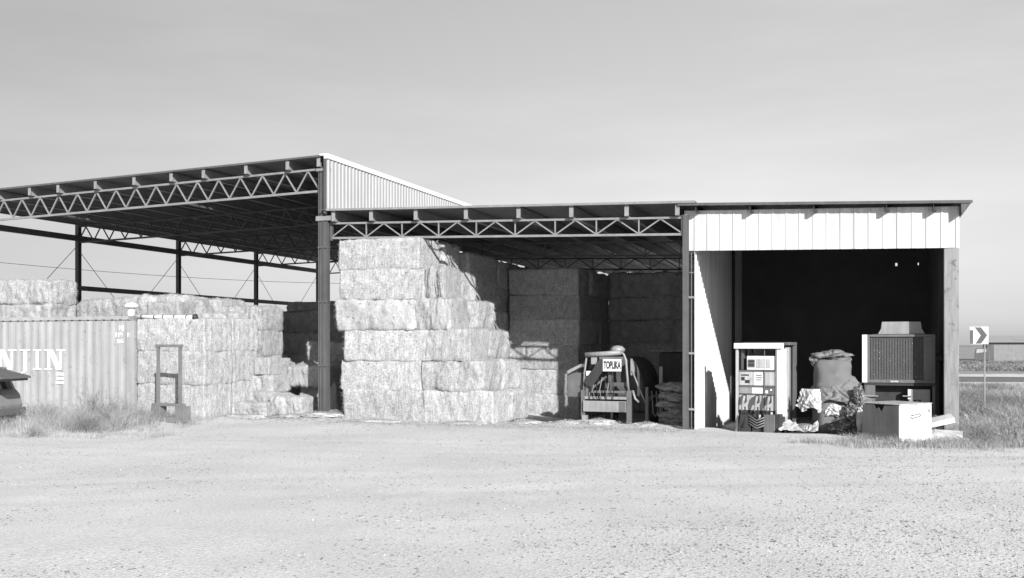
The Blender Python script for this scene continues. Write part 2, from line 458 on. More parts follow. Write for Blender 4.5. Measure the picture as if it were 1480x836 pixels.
# ridge beams deep inside (lengthwise lattice)
for u in (-4.6, -9.2):
    MB().bar((u, 0.1, zr(u)-0.86), (u, BL, zr(u)-0.86), 0.05, 0.05).build('bottom_tie', M['steel'], tall)
# clad side above the low roof
rib_sheet((0.19, -0.25), (0.19, BL), lambda a: 5.56, lambda a: 6.955, (1, 0), 0.19, 0.04, 0.028, True).build('side_cladding', M['grey_sheet'], tall)
MB().box(0.12, 0.24, -0.27, BL+0.2, 6.90, 7.03).box(-0.02, 0.12, -0.27, BL+0.2, 6.985, 7.03).build('ridge_flashing', M['flash'], tall)
MB().box(0.10, 0.185, -0.25, -0.20, 5.45, 6.9).build('corner_trim', M['steel'], tall)

# ------------------------------------------------------------------ low open barn (middle)
low = thing('low_barn', 'low open steel barn between the tall barn and the white shed, full of hay bales', 'barn', 0, 0, 0)
UR = 9.66
def c2(u, v, z0, z1, m, parent):
    mb = MB(); mb.box(u-0.09, u+0.05, v-0.07, v-0.055, z0, z1); mb.box(u-0.09, u-0.075, v-0.055, v+0.06, z0, z1); mb.box(u+0.035, u+0.05, v-0.055, v+0.06, z0, z1)
    return mb.build('column', m, parent)
cr = c2(UR, 0, -0.15, 5.0, M['steel'], low)
rodm = MB().tube([(UR+0.11, -0.05, -0.1), (UR+0.11, -0.05, 4.12)], 0.017, 6)
rodm.build('down_rod', M['steel'], cr)
mb = MB()
for z in (0.45, 1.75, 3.05): mb.box(UR+0.05, UR+0.17, -0.085, -0.03, z, z+0.05)
mb.build('bracket', M['steel_light'], cr)
for k in range(1, 5):
    c2(UR, k*BAY, -0.4, 5.0, M['steel'], low)
for k in range(5):
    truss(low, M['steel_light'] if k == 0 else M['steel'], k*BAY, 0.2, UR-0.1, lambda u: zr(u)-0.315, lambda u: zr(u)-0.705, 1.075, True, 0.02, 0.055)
MB().box(0.17, 0.23, -0.04, 0.04, 4.75, 5.25).box(UR-0.13, UR-0.08, -0.04, 0.04, 4.52, 5.0).build('end_plate', M['steel'], low)
for u in (0.33, 1.45, 2.73, 4.12, 5.52, 6.87, 8.23, 9.43): purlin(u, zr(u)-0.012, -0.22, BL+0.2, low, M['purlin'], 0.27)
roof_sheet(0.0, 9.9, -0.28, BL+0.25, low, M['roof'])
MB().bar((0.2, -0.292, zr(0.2)+0.012), (9.9, -0.292, zr(9.9)+0.012), 0.02, 0.055).build('roof_edge_trim', M['steel_light'], low)

# ------------------------------------------------------------------ white shed (right)
SD = 9.0
shed = thing('metal_shed', 'white ribbed metal shed with a dark open bay, on the right', 'shed', 9.8, 0, 0)
ox = 9.8
def sh(mb): # shift uv coordinates into shed-local
    mb.v = [(x-ox, y, z) for x, y, z in mb.v]; return mb
fb = lambda a: 4.165-0.022*a
sh(rib_sheet((9.60, 0.0), (15.45, 0.0), fb, lambda a: 5.10-0.031*a, (0, -1), 0.292, 0.045, 0.015)).build('fascia', M['white_sheet'], shed, solid=0.004)
sh(MB().bar((9.62, 0.06, 4.22), (15.4, 0.06, 4.09), 0.08, 0.09)).build('lintel', M['dark'], shed)
sr = MB(); n = 70; vs = []; fs = []
for i in range(n+1):
    u = 9.55+(15.66-9.55)*i/n; z = zs(u)+(0.014 if i % 4 in (1, 2) else 0)
    vs += [(u, -0.26, z), (u, SD+0.2, z)]
    if i: fs.append((2*i-2, 2*i-1, 2*i+1, 2*i))
sh(sr.add(vs, fs)).build('roof', M['roof'], shed, solid=0.012)
sh(MB().bar((9.5, -0.27, zs(9.5)+0.0), (15.68, -0.27, zs(15.68)+0.0), 0.02, 0.06)).build('roof_edge_trim', M['steel'], shed)
sh(MB().add([(15.46, -0.26, zs(15.5)-0.02), (15.66, -0.26, zs(15.66)-0.02), (15.47, -0.26, 4.72), (15.46, 6, zs(15.5)-0.02), (15.66, 6, zs(15.66)-0.02), (15.47, 6, 4.72)],
   [(0,1,2),(5,4,3),(1,4,5,2),(0,3,4,1),(0,2,5,3)])).build('side_soffit', M['steel'], shed)
for u in (9.9, 11.12, 12.5, 14.0, 14.93):
    z = zs(u)-0.014
    sh(MB().box(u-0.006, u+0.006, -0.235, SD, z-0.17, z).box(u+0.006, u+0.06, -0.235, SD, z-0.17, z-0.158).box(u-0.006, u+0.06, -0.235, SD, z-0.012, z-0.001)).build('purlin', M['dark'], shed)
sh(rib_sheet((9.84, -0.02), (9.84, SD), lambda a: -0.4, lambda a: 4.98, (1, 0), 0.20, 0.03, 0.022)).build('left_wall', M['white_sheet'], shed, solid=0.004)
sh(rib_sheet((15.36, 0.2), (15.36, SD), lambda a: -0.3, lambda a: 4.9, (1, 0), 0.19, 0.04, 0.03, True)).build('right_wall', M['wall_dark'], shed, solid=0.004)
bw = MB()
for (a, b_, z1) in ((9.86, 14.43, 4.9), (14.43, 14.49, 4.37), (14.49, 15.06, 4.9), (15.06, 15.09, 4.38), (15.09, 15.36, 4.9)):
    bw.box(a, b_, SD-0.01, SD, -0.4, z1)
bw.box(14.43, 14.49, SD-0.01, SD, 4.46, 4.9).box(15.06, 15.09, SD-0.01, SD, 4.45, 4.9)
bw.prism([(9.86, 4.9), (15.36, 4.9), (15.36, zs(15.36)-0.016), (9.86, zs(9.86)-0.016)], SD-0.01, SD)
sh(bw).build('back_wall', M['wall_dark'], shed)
sh(MB().box(9.9, 15.3, 4.5, 4.6, 4.6, 4.75)).build('cross_beam', M['dark'], shed)
sh(MB().box(15.15, 15.44, -0.02, 0.16, -0.2, 4.03)).build('post', M['wood'], shed, bevel=0.01)
sh(MB().box(9.87, 9.95, 6.5, 6.58, -0.4, 4.9)).build('wall_stud', M['dark'], shed)
sh(MB().box(15.22, 15.34, 2.5, 2.62, -0.4, 4.9)).build('wall_stud', M['steel'], shed)
sh(MB().box(15.2, 15.33, 0.25, 8.8, 1.6, 1.72)).build('wall_rail', M['steel'], shed)

# ------------------------------------------------------------------ hay bales
def bale_mesh(name, Lx, Ly, Lz, seed, rough=0.022, mtl='hay', straws=4200, rad=0.055):
    hx, hy, hz = Lx/2, Ly/2, Lz/2
    st = 0.045
    ax, ay, az = [max(3, round(s/st)) for s in (Lx, Ly, Lz)]
    idx = {}; vs = []; fs = []
    def vert(i, j, k):
        key = (i, j, k)
        if key in idx: return idx[key]
        p = Vector((-hx+Lx*i/ax, -hy+Ly*j/ay, -hz+Lz*k/az))
        q = Vector((max(-hx+rad, min(hx-rad, p.x)), max(-hy+rad, min(hy-rad, p.y)), max(-hz+rad, min(hz-rad, p.z))))
        d = p-q; nrm = d.normalized()
        s = q+nrm*rad
        sd = Vector((seed*3.1, seed*7.7, seed*1.3))
        dsp = rough*2.0*noise.noise(p*1.5+sd)+rough*1.1*noise.noise(p*4.5+sd)+rough*0.35*noise.noise(p*13+sd)
        dsp += rough*0.16*noise.noise(Vector((p.x*9, p.y*2, p.z*1.2))+sd)*2
        if abs(nrm.x) > 0.7:
            dsp += -0.018*max(0, math.cos(p.y/Ly*2*math.pi*5.5))**6 + 0.02
        s = s+nrm*dsp
        idx[key] = len(vs); vs.append(s); return idx[key]
    def quad(a, b, c, d): fs.append((a, b, c, d))
    for i in range(ax):
        for j in range(ay):
            quad(vert(i,j,0), vert(i,j+1,0), vert(i+1,j+1,0), vert(i+1,j,0)); quad(vert(i,j,az), vert(i+1,j,az), vert(i+1,j+1,az), vert(i,j+1,az))
    for i in range(ax):
        for k in range(az):
            quad(vert(i,0,k), vert(i+1,0,k), vert(i+1,0,k+1), vert(i,0,k+1)); quad(vert(i,ay,k), vert(i,ay,k+1), vert(i+1,ay,k+1), vert(i+1,ay,k))
    for j in range(ay):
        for k in range(az):
            quad(vert(0,j,k), vert(0,j,k+1), vert(0,j+1,k+1), vert(0,j+1,k)); quad(vert(ax,j,k), vert(ax,j+1,k), vert(ax,j+1,k+1), vert(ax,j,k+1))
    rng = random.Random(seed)
    nv = len(vs); nf = len(fs)
    edge = [v for v in vs[:nv]]
    for _ in range(straws):
        p = edge[rng.randrange(nv)]
        if p.z < -hz*0.85 and rng.random() < 0.7: continue
        nrm = Vector((p.x/hx if abs(p.x) > hx*0.93 else 0, p.y/hy if abs(p.y) > hy*0.9 else 0, p.z/hz if abs(p.z) > hz*0.88 else 0))
        t = Vector((rng.uniform(-1, 1), rng.uniform(-1, 1), rng.uniform(-1, 1)))
        d = (nrm*rng.uniform(0.1, 0.9)+t).normalized()
        l = rng.uniform(0.03, 0.10)
        w = d.cross(Vector((rng.uniform(-1, 1), rng.uniform(-1, 1), rng.uniform(-1, 1)))).normalized()*0.0042
        b = len(vs); c = p+nrm*0.004
        vs += [c-w, c+w, c+d*l+Vector((0, 0, -l*0.15))]; fs.append((b, b+1, b+2))
    me = bpy.data.meshes.new(name); me.from_pydata([tuple(v) for v in vs], [], fs); me.update()
    for p in me.polygons[:nf]: p.use_smooth = True
    me.materials.append(M[mtl])
    return me
BM = [bale_mesh('hay_bale', 2.36, 1.2, 0.80, i+1) for i in range(5)]
BG = [bale_mesh('hay_bale', 2.36, 1.2, 0.80, i+11, 0.036, 'hay_grey', 4200, 0.08) for i in range(3)]
BR = [bale_mesh('hay_bale', 2.36, 1.2, 0.80, i+21, 0.042, 'hay', 5000, 0.13) for i in range(4)]
SETS = {'m': BM, 'g': BG, 'r': BR}
ORD = ['bottom', 'second', 'third', 'fourth', 'fifth', 'sixth', 'seventh']
rb = random.Random(5)
n_bales = 0
def bale(u, v, z, Lx=2.36, Ly=1.2, h=0.78, ori='u', kind='m', label='', group='hay bales', jit=0.02, roll=0.0):
    """u, v: front left lower corner"""
    global n_bales
    me = rb.choice(SETS[kind])
    o = bpy.data.objects.new('hay_bale', me); COL.objects.link(o)
    lu, lv = (Lx, Ly) if ori == 'u' else (Ly, Lx)
    cu, cv = u+lu/2+rb.uniform(-jit, jit), v+lv/2+rb.uniform(-jit, jit)
    p = W(cu, cv); o.location = (p.x, p.y, z+h/2)
    flip = rb.choice([0, math.pi])
    o.rotation_euler = (rb.uniform(-0.012, 0.012)+roll, rb.uniform(-0.010, 0.010), -TH+(math.pi/2 if ori == 'v' else 0)+flip+rb.uniform(-jit, jit)*0.8)
    o.scale = (Lx/2.34, Ly/1.2, h/rb.uniform(0.755, 0.775))
    tag(o, label, 'hay bale', group); n_bales += 1
    return o
def stack_col(u, v, n, base, h, where, group, Lx=2.36, Ly=1.2, ori='u', kind='m', jit=0.03, top=None, skip=0):
    for i in range(n):
        k = kind if not (top and i == n-1) else top
        lab = ('topmost' if i == n-1 else ORD[i]) + ' bale of ' + where
        if i < skip: continue
        bale(u, v, base+i*h, Lx, Ly, h, ori, k, lab, group, jit)

# middle barn, tall sunlit stack at the front: six layers, stepping out to the right
GF = 'bales of the tall sunlit stack under the low barn'
g0 = gu(1.5, 0.3)-0.01
layersA = [ # (lengths, kinds) from the ground up
    ([2.36, 1.85], 'mm'), ([2.3, 1.70], 'mr'), ([2.36, 1.20], 'mm'), ([2.3, 0.95], 'gg'), ([2.36, 0.55], 'mr'), ([2.3], 'm')]
starts = [0.72, 0.66, 0.74, 0.52, 0.66, 0.60]
pos_w = {0: 'left', 1: 'right'}
for i, (ls, ks) in enumerate(layersA):
    u = starts[i]
    for j, l in enumerate(ls):
        w = (ORD[i] if i < 5 else 'top')+' layer'
        if len(ls) > 1: lab = '%s hay bale in the %s of the tall sunlit front stack' % (pos_w[j], w)
        else: lab = 'single hay bale crowning the tall sunlit front stack, just under the truss'
        bale(u, -0.30+(0.05 if j else 0)+rb.uniform(-0.03, 0.03), g0+i*0.782, l, 1.2, 0.782, 'u', ks[j], lab, GF, 0.03)
        u += l-0.02
rowB = [5.05, 4.8, 4.35, 3.95, 3.5, 2.95]
for i, ue in enumerate(rowB):
    l = 2.3; u = ue-l
    bale(u, 0.98, g0+i*0.782-0.01, l, 1.2, 0.782, 'u', 'r', '%s bale behind the tall sunlit front stack, stepping out to its right' % (ORD[i] if i < 5 else 'topmost'), GF, 0.09)
# left inner wall of the low barn
GW = 'bales of the shaded wall along the low barn'
names = ['nearest', 'second', 'third', 'fourth', 'fifth', 'farthest']
for k in range(5):
    stack_col(1.98, 2.25+k*2.4, 6, -0.12, 0.775-0.006*k, 'the %s column in the shaded bale wall behind the front stack' % names[k], GW, 2.38, 1.2, 'v', 'm', 0.03)
stack_col(0.6, 2.3, 6, -0.05, 0.77, 'the shaded column between the steel column and the front stack', GW, 1.3, 1.2, 'v')
# rear stacks
GR = 'bales of the shaded rear stacks in the low barn'
stack_col(3.30, 5.3, 6, -0.28, 0.758, 'the front column of the shaded rear stack left of the sign machine', GR, 2.2, 1.2, 'u', 'm', 0.02)
stack_col(3.30, 6.52, 6, -0.28, 0.758, 'the second row behind that shaded rear stack', GR, 2.2, 1.2, 'u', 'g', 0.03)
stack_col(3.30, 7.74, 6, -0.28, 0.758, 'the third row behind that shaded rear stack', GR, 2.2, 1.2, 'u', 'm', 0.03)
stack_col(5.48, 9.0, 6, -0.28, 0.77, 'the dark rear column right behind the sign machine', GR, 2.25, 1.2, 'u', 'g', 0.03)
stack_col(7.74, 9.0, 6, -0.28, 0.765, 'the dark rear column beside the shed wall', GR, 1.9, 1.2, 'u', 'g', 0.03)
# tall barn
GL = 'bales stacked under the tall barn'
bz = 0.10
stack_col(-4.60, -1.85, 3, bz-0.02, 0.86, 'the stack beside the container end, behind the fork frame', GL, 2.1, 1.2, 'u', 'm', 0.01)
stack_col(-4.62, -0.62, 3, bz, 0.86, 'the second row behind the fork frame', GL, 2.1, 1.2, 'u', 'm', 0.02)
for i, (u, v, z, l, w_, h, k, t) in enumerate((
    (-4.3, 0.50, 0.0, 1.3, 1.0, 0.62, 'r', 'bottom left'), (-4.35, 0.55, 0.60, 1.2, 1.0, 0.50, 'r', 'middle left'), (-4.4, 0.75, 1.08, 1.25, 1.0, 0.45, 'r', 'upper left'),
    (-3.15, 0.20, 0.0, 1.35, 1.0, 0.55, 'r', 'bottom right'), (-3.1, 0.30, 0.53, 1.25, 1.0, 0.50, 'r', 'middle right'), (-3.05, 0.40, 1.02, 1.15, 1.0, 0.48, 'm', 'upper right'),
    (-5.4, 1.9, 1.35, 1.5, 1.1, 0.55, 'r', 'set back lower'), (-5.7, 2.1, 1.88, 1.3, 1.1, 0.50, 'r', 'set back middle'), (-6.0, 2.4, 2.36, 1.3, 1.1, 0.50, 'r', 'set back top'),
    (-4.9, 1.9, 0.0, 2.3, 1.1, 0.68, 'm', 'hidden ground layer'), (-4.9, 1.9, 0.67, 2.2, 1.1, 0.68, 'm', 'hidden second layer'))):
    bale(u, v, bz+z, l, w_, h, 'u', k, '%s ragged bale of the broken pile left of the steel column' % t, GL, 0.10, rb.uniform(-0.07, 0.07))
for k in range(2):
    stack_col(-7.7, 2.05+k*2.32, 5, bz, 0.64, 'the %s column of the bale wall running back under the tall barn' % ['nearer', 'farther'][k], GL, 2.3, 1.2, 'v', 'm', 0.05)
bale(-1.75, -0.10, bz-0.05, 1.05, 0.9, 0.50, 'u', 'r', 'lone low hay bale on the ground nearest the steel column', GL, 0.03)
bale(-2.75, -0.55, bz-0.05, 1.2, 0.7, 0.36, 'u', 'r', 'low squashed hay bale lying in front of the sunlit step', GL, 0.03)
bale(-1.75, 1.45, bz-0.05, 1.2, 1.0, 0.80, 'u', 'g', 'lower ragged bale in the gap between the sunlit step and the steel column', GL, 0.05)
bale(-1.95, 1.15, bz+0.74, 1.25, 1.0, 0.58, 'u', 'r', 'upper ragged bale in the gap between the sunlit step and the steel column', GL, 0.06, 0.10)
stack_col(-2.5, 3.2, 3, bz-0.03, 0.66, 'the waist high shaded stack behind the steel column', GL, 2.2, 1.2, 'u', 'g', 0.06)
stack_col(-7.35, 8.1, 4, bz, 0.775, 'the left column of the dark deep stack', GL, 2.36, 1.2, 'u', 'g', 0.04)
stack_col(-7.3, 9.7, 4, bz, 0.78, 'the deepest row under the left dark slab', GL, 2.36, 1.2, 'u', 'g', 0.04)
stack_col(-4.9, 8.0, 4, bz, 0.78, 'the dark deep stack seen between the broken pile and the steel column', GL, 2.36, 1.2, 'u', 'g', 0.04)
stack_col(-2.5, 8.1, 4, bz-0.05, 0.77, 'the dark deep stack right behind the steel column', GL, 2.36, 1.2, 'u', 'g', 0.04)
bale(-7.6, 9.8, 3.22, 2.4, 1.2, 0.42, 'u', 'g', 'left thin dark slab of hay lying on top of the deep stack', GL, 0.02)
bale(-5.2, 9.8, 3.20, 1.9, 1.2, 0.38, 'u', 'g', 'right thin dark slab of hay lying on top of the deep stack', GL, 0.02)
stack_col(-4.9, 9.7, 4, bz, 0.78, 'the deepest row under the right dark slab', GL, 2.36, 1.2, 'u', 'g', 0.03)
for i, (u, n, h, kd, tp, l) in enumerate(((-16.0, 4, 0.80, 'm', 'r', 2.36), (-13.6, 4, 0.80, 'm', 'r', 2.36), (-11.25, 4, 0.84, 'g', 'r', 2.1), (-9.3, 4, 0.865, 'm', 'r', 2.3), (-7.2, 4, 0.83, 'm', 'r', 1.7), (-5.8, 4, 0.77, 'm', 'r', 1.6))):
    nm = ['first', 'second', 'third', 'fourth', 'fifth', 'sixth'][i]
    stack_col(u, 2.9+0.12*(i % 2), n, bz, h, 'the %s stack from the left in the row rising behind the container' % nm, GL, l, 1.3, 'u', kd, 0.06, tp, skip=0)
stack_col(-16.0, 1.6, 5, bz, 0.80, 'the highest stack behind the container, cut by the left photo edge', GL, 2.4, 1.2, 'u', 'm', 0.04)
stack_col(-13.65, 1.65, 5, bz, 0.80, 'the second column of the highest stack behind the container', GL, 2.4, 1.2, 'u', 'g', 0.05, 'r')

# ------------------------------------------------------------------ shipping container
cont = thing('shipping_container', 'pale corrugated shipping container with big white lettering, behind the dry weeds at left', 'container', -4.68, -1.9, 0.14)
CLn = 12.19; CH = 2.6; CW = 1.9-0.02
def csheet(x0, x1, y, z0, z1, per=0.275, dep=0.015):
    mb = MB(); vs = []; fs = []; x = x0; st = []
    while x < x1:
        st += [(x, 0), (x+0.07*per/0.275, 0), (x+0.138*per/0.275, dep), (x+0.208*per/0.275, dep)]; x += per
    st = [s for s in st if s[0] < x1]+[(x1, 0)]
    for i, (a, h) in enumerate(st):
        vs += [(a, y+h, z0), (a, y+h, z1)]
        if i: fs.append((2*i-2, 2*i, 2*i+1, 2*i-1))
    return mb.add(vs, fs)
csheet(-CLn+0.12, -0.12, 0.02, 0.14, CH-0.10).build('side_wall', M['cont'], cont)
sw2 = csheet(-CLn+0.12, -0.12, 0.0, 0.14, CH-0.10); sw2.v = [(x, 2.42-y, z) for x, y, z in sw2.v]
sw2.build('side_wall', M['cont'], cont)
MB().box(-CLn, 0, 0.0, 0.10, 0, 0.15).box(-CLn, 0, 2.34, 2.44, 0, 0.15).box(-CLn, -CLn+0.12, 0.0, 0.12, 0.15, CH-0.1).box(-0.12, 0, 0.0, 0.12, 0.15, CH-0.1)\
    .box(-CLn, -CLn+0.12, 2.32, 2.44, 0.15, CH-0.1).box(-0.12, 0, 2.32, 2.44, 0.15, CH-0.1).box(-CLn, 0, 0, 0.08, CH-0.1, CH).box(-CLn, 0, 2.36, 2.44, CH-0.1, CH)\
    .box(-CLn, -CLn+0.1, 0.08, 2.36, CH-0.1, CH).box(-0.1, 0, 0.08, 2.36, CH-0.1, CH).build('frame', M['cont'], cont, bevel=0.006)
MB().box(-CLn+0.1, -0.1, 0.08, 2.36, CH-0.06, CH-0.03).build('roof', M['cont'], cont)
MB().box(-0.06, -0.03, 0.12, 1.21, 0.15, CH-0.1).build('door', M['cont'], cont)
MB().box(-0.06, -0.03, 1.23, 2.32, 0.15, CH-0.1).build('door', M['cont'], cont)
for y in (0.45, 0.95, 1.5, 2.0): MB().tube([(0.0, y, 0.15), (0.0, y, CH-0.1)], 0.018, 6).build('lock_rod', M['steel'], cont)
for x in (-CLn, -0.17):
    for z in (-0.003, CH-0.115):
        MB().box(x-0.003, x+0.173, -0.006, 0.16, z, z+0.12).build('corner_casting', M['steel_light'], cont)
rb_ = MB()
for k in range(44): rb_.box(-CLn+0.15+k*0.275, -CLn+0.15+k*0.275+0.09, -0.004, 0.0, CH-0.11, CH-0.085)
rb_.build('rail_weld_gap', M['dark'], cont)
# serif letters, built as strokes
def letter(ch, x, z, w, h, y):
    mb = MB(); t = w*0.26; s = h*0.085; e = w*0.10
    d = 0.006
    def b(x0, x1, z0, z1): mb.box(x+x0, x+x1, y-d, y, z+z0, z+z1)
    def diag(xa, za, xb, zb, tt): mb.prism([(x+xa, z+za), (x+xa+tt, z+za), (x+xb+tt, z+zb), (x+xb, z+zb)], y-d-0.001, y-0.001)
    if ch == 'I':
        b(w/2-t/2, w/2+t/2, s, h-s); b(w*0.12, w*0.88, 0, s); b(w*0.12, w*0.88, h-s, h)
    if ch == 'J':
        b(w*0.42, w*0.42+t*1.15, -h*0.04, h-s); b(w*0.12, w*0.98, h-s, h)
        mb.prism([(x+a, z+c) for a, c in [(w*0.42+t*1.15, -h*0.04), (w*0.55, -h*0.16), (w*0.25, -h*0.20), (w*0.22, -h*0.13), (w*0.40, -h*0.08), (w*0.42, -h*0.04)]], y-d, y)
    if ch == 'N':
        b(w*0.10, w*0.10+t*0.55, s, h-s); b(w*0.80, w*0.80+t*0.55, s, h-s); b(-e, w*0.36, 0, s); b(w*0.62, w+e*1.4, h-s, h); b(-e, w*0.2, h-s, h)
        diag(w*0.10, h, w*0.62, 0, t*1.25)
    if ch == 'H':
        b(w*0.08, w*0.08+t, s, h-s); b(w*0.70, w*0.70+t, s, h-s); b(w*0.08+t, w*0.70, h*0.46, h*0.55)
        for a in (w*0.0, w*0.62):
            b(a, a+w*0.42, 0, s); b(a, a+w*0.42, h-s, h)
    if ch == 'A':
        diag(w*0.02, 0, w*0.40, h, t*0.6); diag(w*0.66, 0, w*0.38, h, t*1.1); b(w*0.2, w*0.75, h*0.28, h*0.36)
        b(-w*0.06, w*0.26, 0, s); b(w*0.6, w*1.06, 0, s)
    return mb
zL = 1.14; hL = 0.57
LET = [('H', -6.42, 0.64), ('A', -5.62, 0.64), ('N', -4.77, 0.60), ('J', -4.02, 0.44), ('I', -3.52, 0.38), ('N', -3.02, 0.60)]
for ch, x, w in LET:
    letter(ch, x, zL, w, hL, 0.012).build('lettering', M['white'], cont)
sm = MB()
for k, (a, w) in enumerate(((0, 0.28), (0.02, 0.26), (0.0, 0.28))):
    sm.box(-2.66+a, -2.66+a+w, 0.002, 0.010, 0.99-k*0.115, 1.07-k*0.115)
sm.build('small_label', M['white'], cont)
text_mesh('HJ', 0.17, M['white'], cont, (-0.42, 0.012, 2.28), (R(90), 0, 0), 'marking', 0.008)
text_mesh('118   11', 0.17, M['white'], cont, (-0.36, 0.012, 2.09), (R(90), 0, 0), 'marking', 0.008)
text_mesh('22G', 0.13, M['white'], cont, (-0.46, 0.012, 1.92), (R(90), 0, 0), 'marking', 0.006)
vent = thing('roof_vent', 'small white mushroom shaped vent standing on the container roof', 'vent', -5.02, -1.6, 2.70)
MB().lathe([(0.09, 0), (0.09, 0.28)], 14).build('stem', M['white'], vent, smooth=False)
MB().lathe([(0.10, 0.27), (0.19, 0.28), (0.19, 0.33), (0.14, 0.39), (0.02, 0.42)], 14).build('cap', M['white'], vent, smooth=True)

# strapped pipe roll lying on the stack behind the fork frame
pr = thing('strapped_pole', 'long pale pole with straps and a dark end, lying on top of the bale stack', 'pole', -4.85, -1.75, 2.64)
MB().tube([(0.05, 0, 0.09), (0.7, 0, 0.075), (1.3, 0, 0.06), (1.98, 0, 0.05)], 0.05, 10).build('pole', M['white'], pr, smooth=True)
for x in (0.3, 0.72, 1.0, 1.35, 1.75): MB().lathe([(0.058, 0), (0.058, 0.03)], 10, m=Matrix.Translation((x, 0, 0.09-x*0.021)) @ Matrix.Rotation(R(90), 4, 'Y')).build('strap', M['dark'], pr)
MB().lathe([(0.03, 0), (0.085, 0.02), (0.09, 0.08), (0.03, 0.12)], 12, m=Matrix.Translation((1.97, 0, 0.05)) @ Matrix.Rotation(R(90), 4, 'Y')).build('end_knob', M['dark'], pr, smooth=True)
MB().box(0.1, 1.9, -0.045, -0.03, -0.03, 0.0).build('under_rail', M['dark'], pr)

# ------------------------------------------------------------------ fork lift frame
ff = thing('fork_frame', 'freestanding grey steel fork frame throwing its shadow on the bales behind', 'fork frame', -2.98, -3.2, gu(-2.7, -3.1)-0.01, R(-4))
s = MB()
s.box(0.14, 0.21, 0, 0.06, 0.42, 1.84).box(0.84, 0.91, 0, 0.06, 0.42, 1.84)
s.build('post', M['tarp'], ff)
MB().box(0.11, 0.94, -0.01, 0.07, 1.84, 1.91).build('top_bar', M['tarp'], ff)
MB().box(0.0, 1.0, -0.02, 0.08, 0.40, 0.465).build('cross_bar', M['tarp'], ff)
MB().box(-0.02, 0.27, -0.015, 0.22, 0.02, 0.40).build('foot_box', M['tarp'], ff, bevel=0.01)
MB().box(0.74, 1.03, -0.015, 0.22, 0.02, 0.40).build('foot_box', M['tarp'], ff, bevel=0.01)
MB().box(0.27, 0.74, 0.02, 0.2, 0.0, 0.13).build('base_plate', M['tarp'], ff)
MB().bar((0.06, 0.2, 0.06), (-0.55, 0.5, 0.05), 0.10, 0.05).bar((-0.2, 0.1, 0.05), (-0.6, 0.3, 0.05), 0.08, 0.05).build('shadow_bar', M['dark'], ff)  # dark bars added where the frame's shadow lies on the ground

# ------------------------------------------------------------------ fuel dispenser
fd = thing('fuel_dispenser', 'derelict white three hose fuel dispenser with exposed works, in the mouth of the shed', 'fuel pump', 10.72, 0.45, gu(11.2, 0.3)-0.02, R(-11))
fw, fdp, fh = 1.16, 0.80, 2.08
MB().box(0, 0.055, 0, 0.06, 0, fh-0.13).build('post', M['offwhite'], fd)
MB().box(fw-0.20, fw, 0, 0.10, 0.40, fh-0.13).box(fw-0.23, fw-0.21, 0.02, 0.10, 0.4, fh-0.13).build('post', M['white'], fd, bevel=0.008)
MB().box(-0.03, fw-0.06, -0.05, 0.10, fh-0.13, fh).build('top_rail', M['white'], fd, bevel=0.008)
MB().box(0.12, fw+0.05, 0.18, fdp+0.02, fh-0.05, fh+0.02).build('top_cover', M['mid'], fd, bevel=0.006)
MB().box(fw-0.05, fw, 0.15, 0.32, 0.25, fh-0.1).build('side_pillar', M['offwhite'], fd)
MB().box(fw-0.04, fw, 0.34, 0.42, 0.2, fh-0.1).build('side_pillar', M['pale'], fd)
MB().box(fw-0.02, fw+0.05, fdp-0.12, fdp, 0, fh-0.05).build('side_pillar', M['mid'], fd)
MB().box(fw-0.10, fw-0.05, 0.42, fdp-0.12, 0.0, fh-0.1).box(0.05, fw-0.05, fdp-0.04, fdp, 0, fh-0.06).build('back_panel', M['mid'], fd)
MB().box(0.10, 0.16, 0.1, 0.5, fh-0.62, fh-0.14).box(0.20, 0.24, 0.25, 0.6, fh-0.55, fh-0.14).build('inner_bracket', M['steel'], fd)
di = MB().box(0.26, fw-0.27, 0.02, 0.3, fh-0.62, fh-0.30).build('display_unit', M['white'], fd, bevel=0.006)
MB().box(0.29, 0.45, 0.008, 0.018, fh-0.56, fh-0.38).build('meter_window', M['mid'], di)
for z in (fh-0.45, fh-0.53): MB().box(0.31, 0.43, 0.002, 0.007, z, z+0.05).build('digit_row', M['dark'], di)
for x in (0.49, 0.60, 0.72): MB().box(x, x+0.09, 0.008, 0.018, fh-0.57, fh-0.37).build('label_plate', M['offwhite'], di)
MB().box(0.055, fw-0.21, 0.04, 0.08, fh-0.66, fh-0.63).box(0.055, fw-0.21, 0.04, 0.08, fh-1.02, fh-0.99).box(0.055, fw-0.21, 0.05, 0.07, fh-1.19, fh-1.175).build('cross_rail', M['mid'], fd)
pan = MB().box(0.07, 0.40, 0.05, 0.08, fh-0.98, fh-0.67).build('instruction_panel', M['offwhite'], fd)
MB().box(0.12, 0.30, 0.043, 0.049, fh-0.76, fh-0.73).box(0.12, 0.20, 0.043, 0.049, fh-0.87, fh-0.79).box(0.21, 0.32, 0.043, 0.049, fh-0.93, fh-0.86).build('panel_print', M['dark'], pan)
pan = MB().box(0.41, 0.66, 0.05, 0.08, fh-0.98, fh-0.67).build('instruction_panel', M['white'], fd)
MB().box(0.47, 0.60, 0.043, 0.049, fh-0.76, fh-0.745).box(0.47, 0.61, 0.043, 0.049, fh-0.81, fh-0.795).box(0.47, 0.59, 0.043, 0.049, fh-0.86, fh-0.845).build('panel_print', M['dark'], pan)
MB().box(0.67, fw-0.22, 0.05, 0.08, fh-0.98, fh-0.67).build('instruction_panel', M['offwhite'], fd)
MB().box(0.07, 0.36, 0.05, 0.08, fh-1.17, fh-1.03).build('nozzle_header', M['pale'], fd)
MB().box(0.37, 0.64, 0.05, 0.08, fh-1.17, fh-1.03).build('nozzle_header', M['white'], fd)
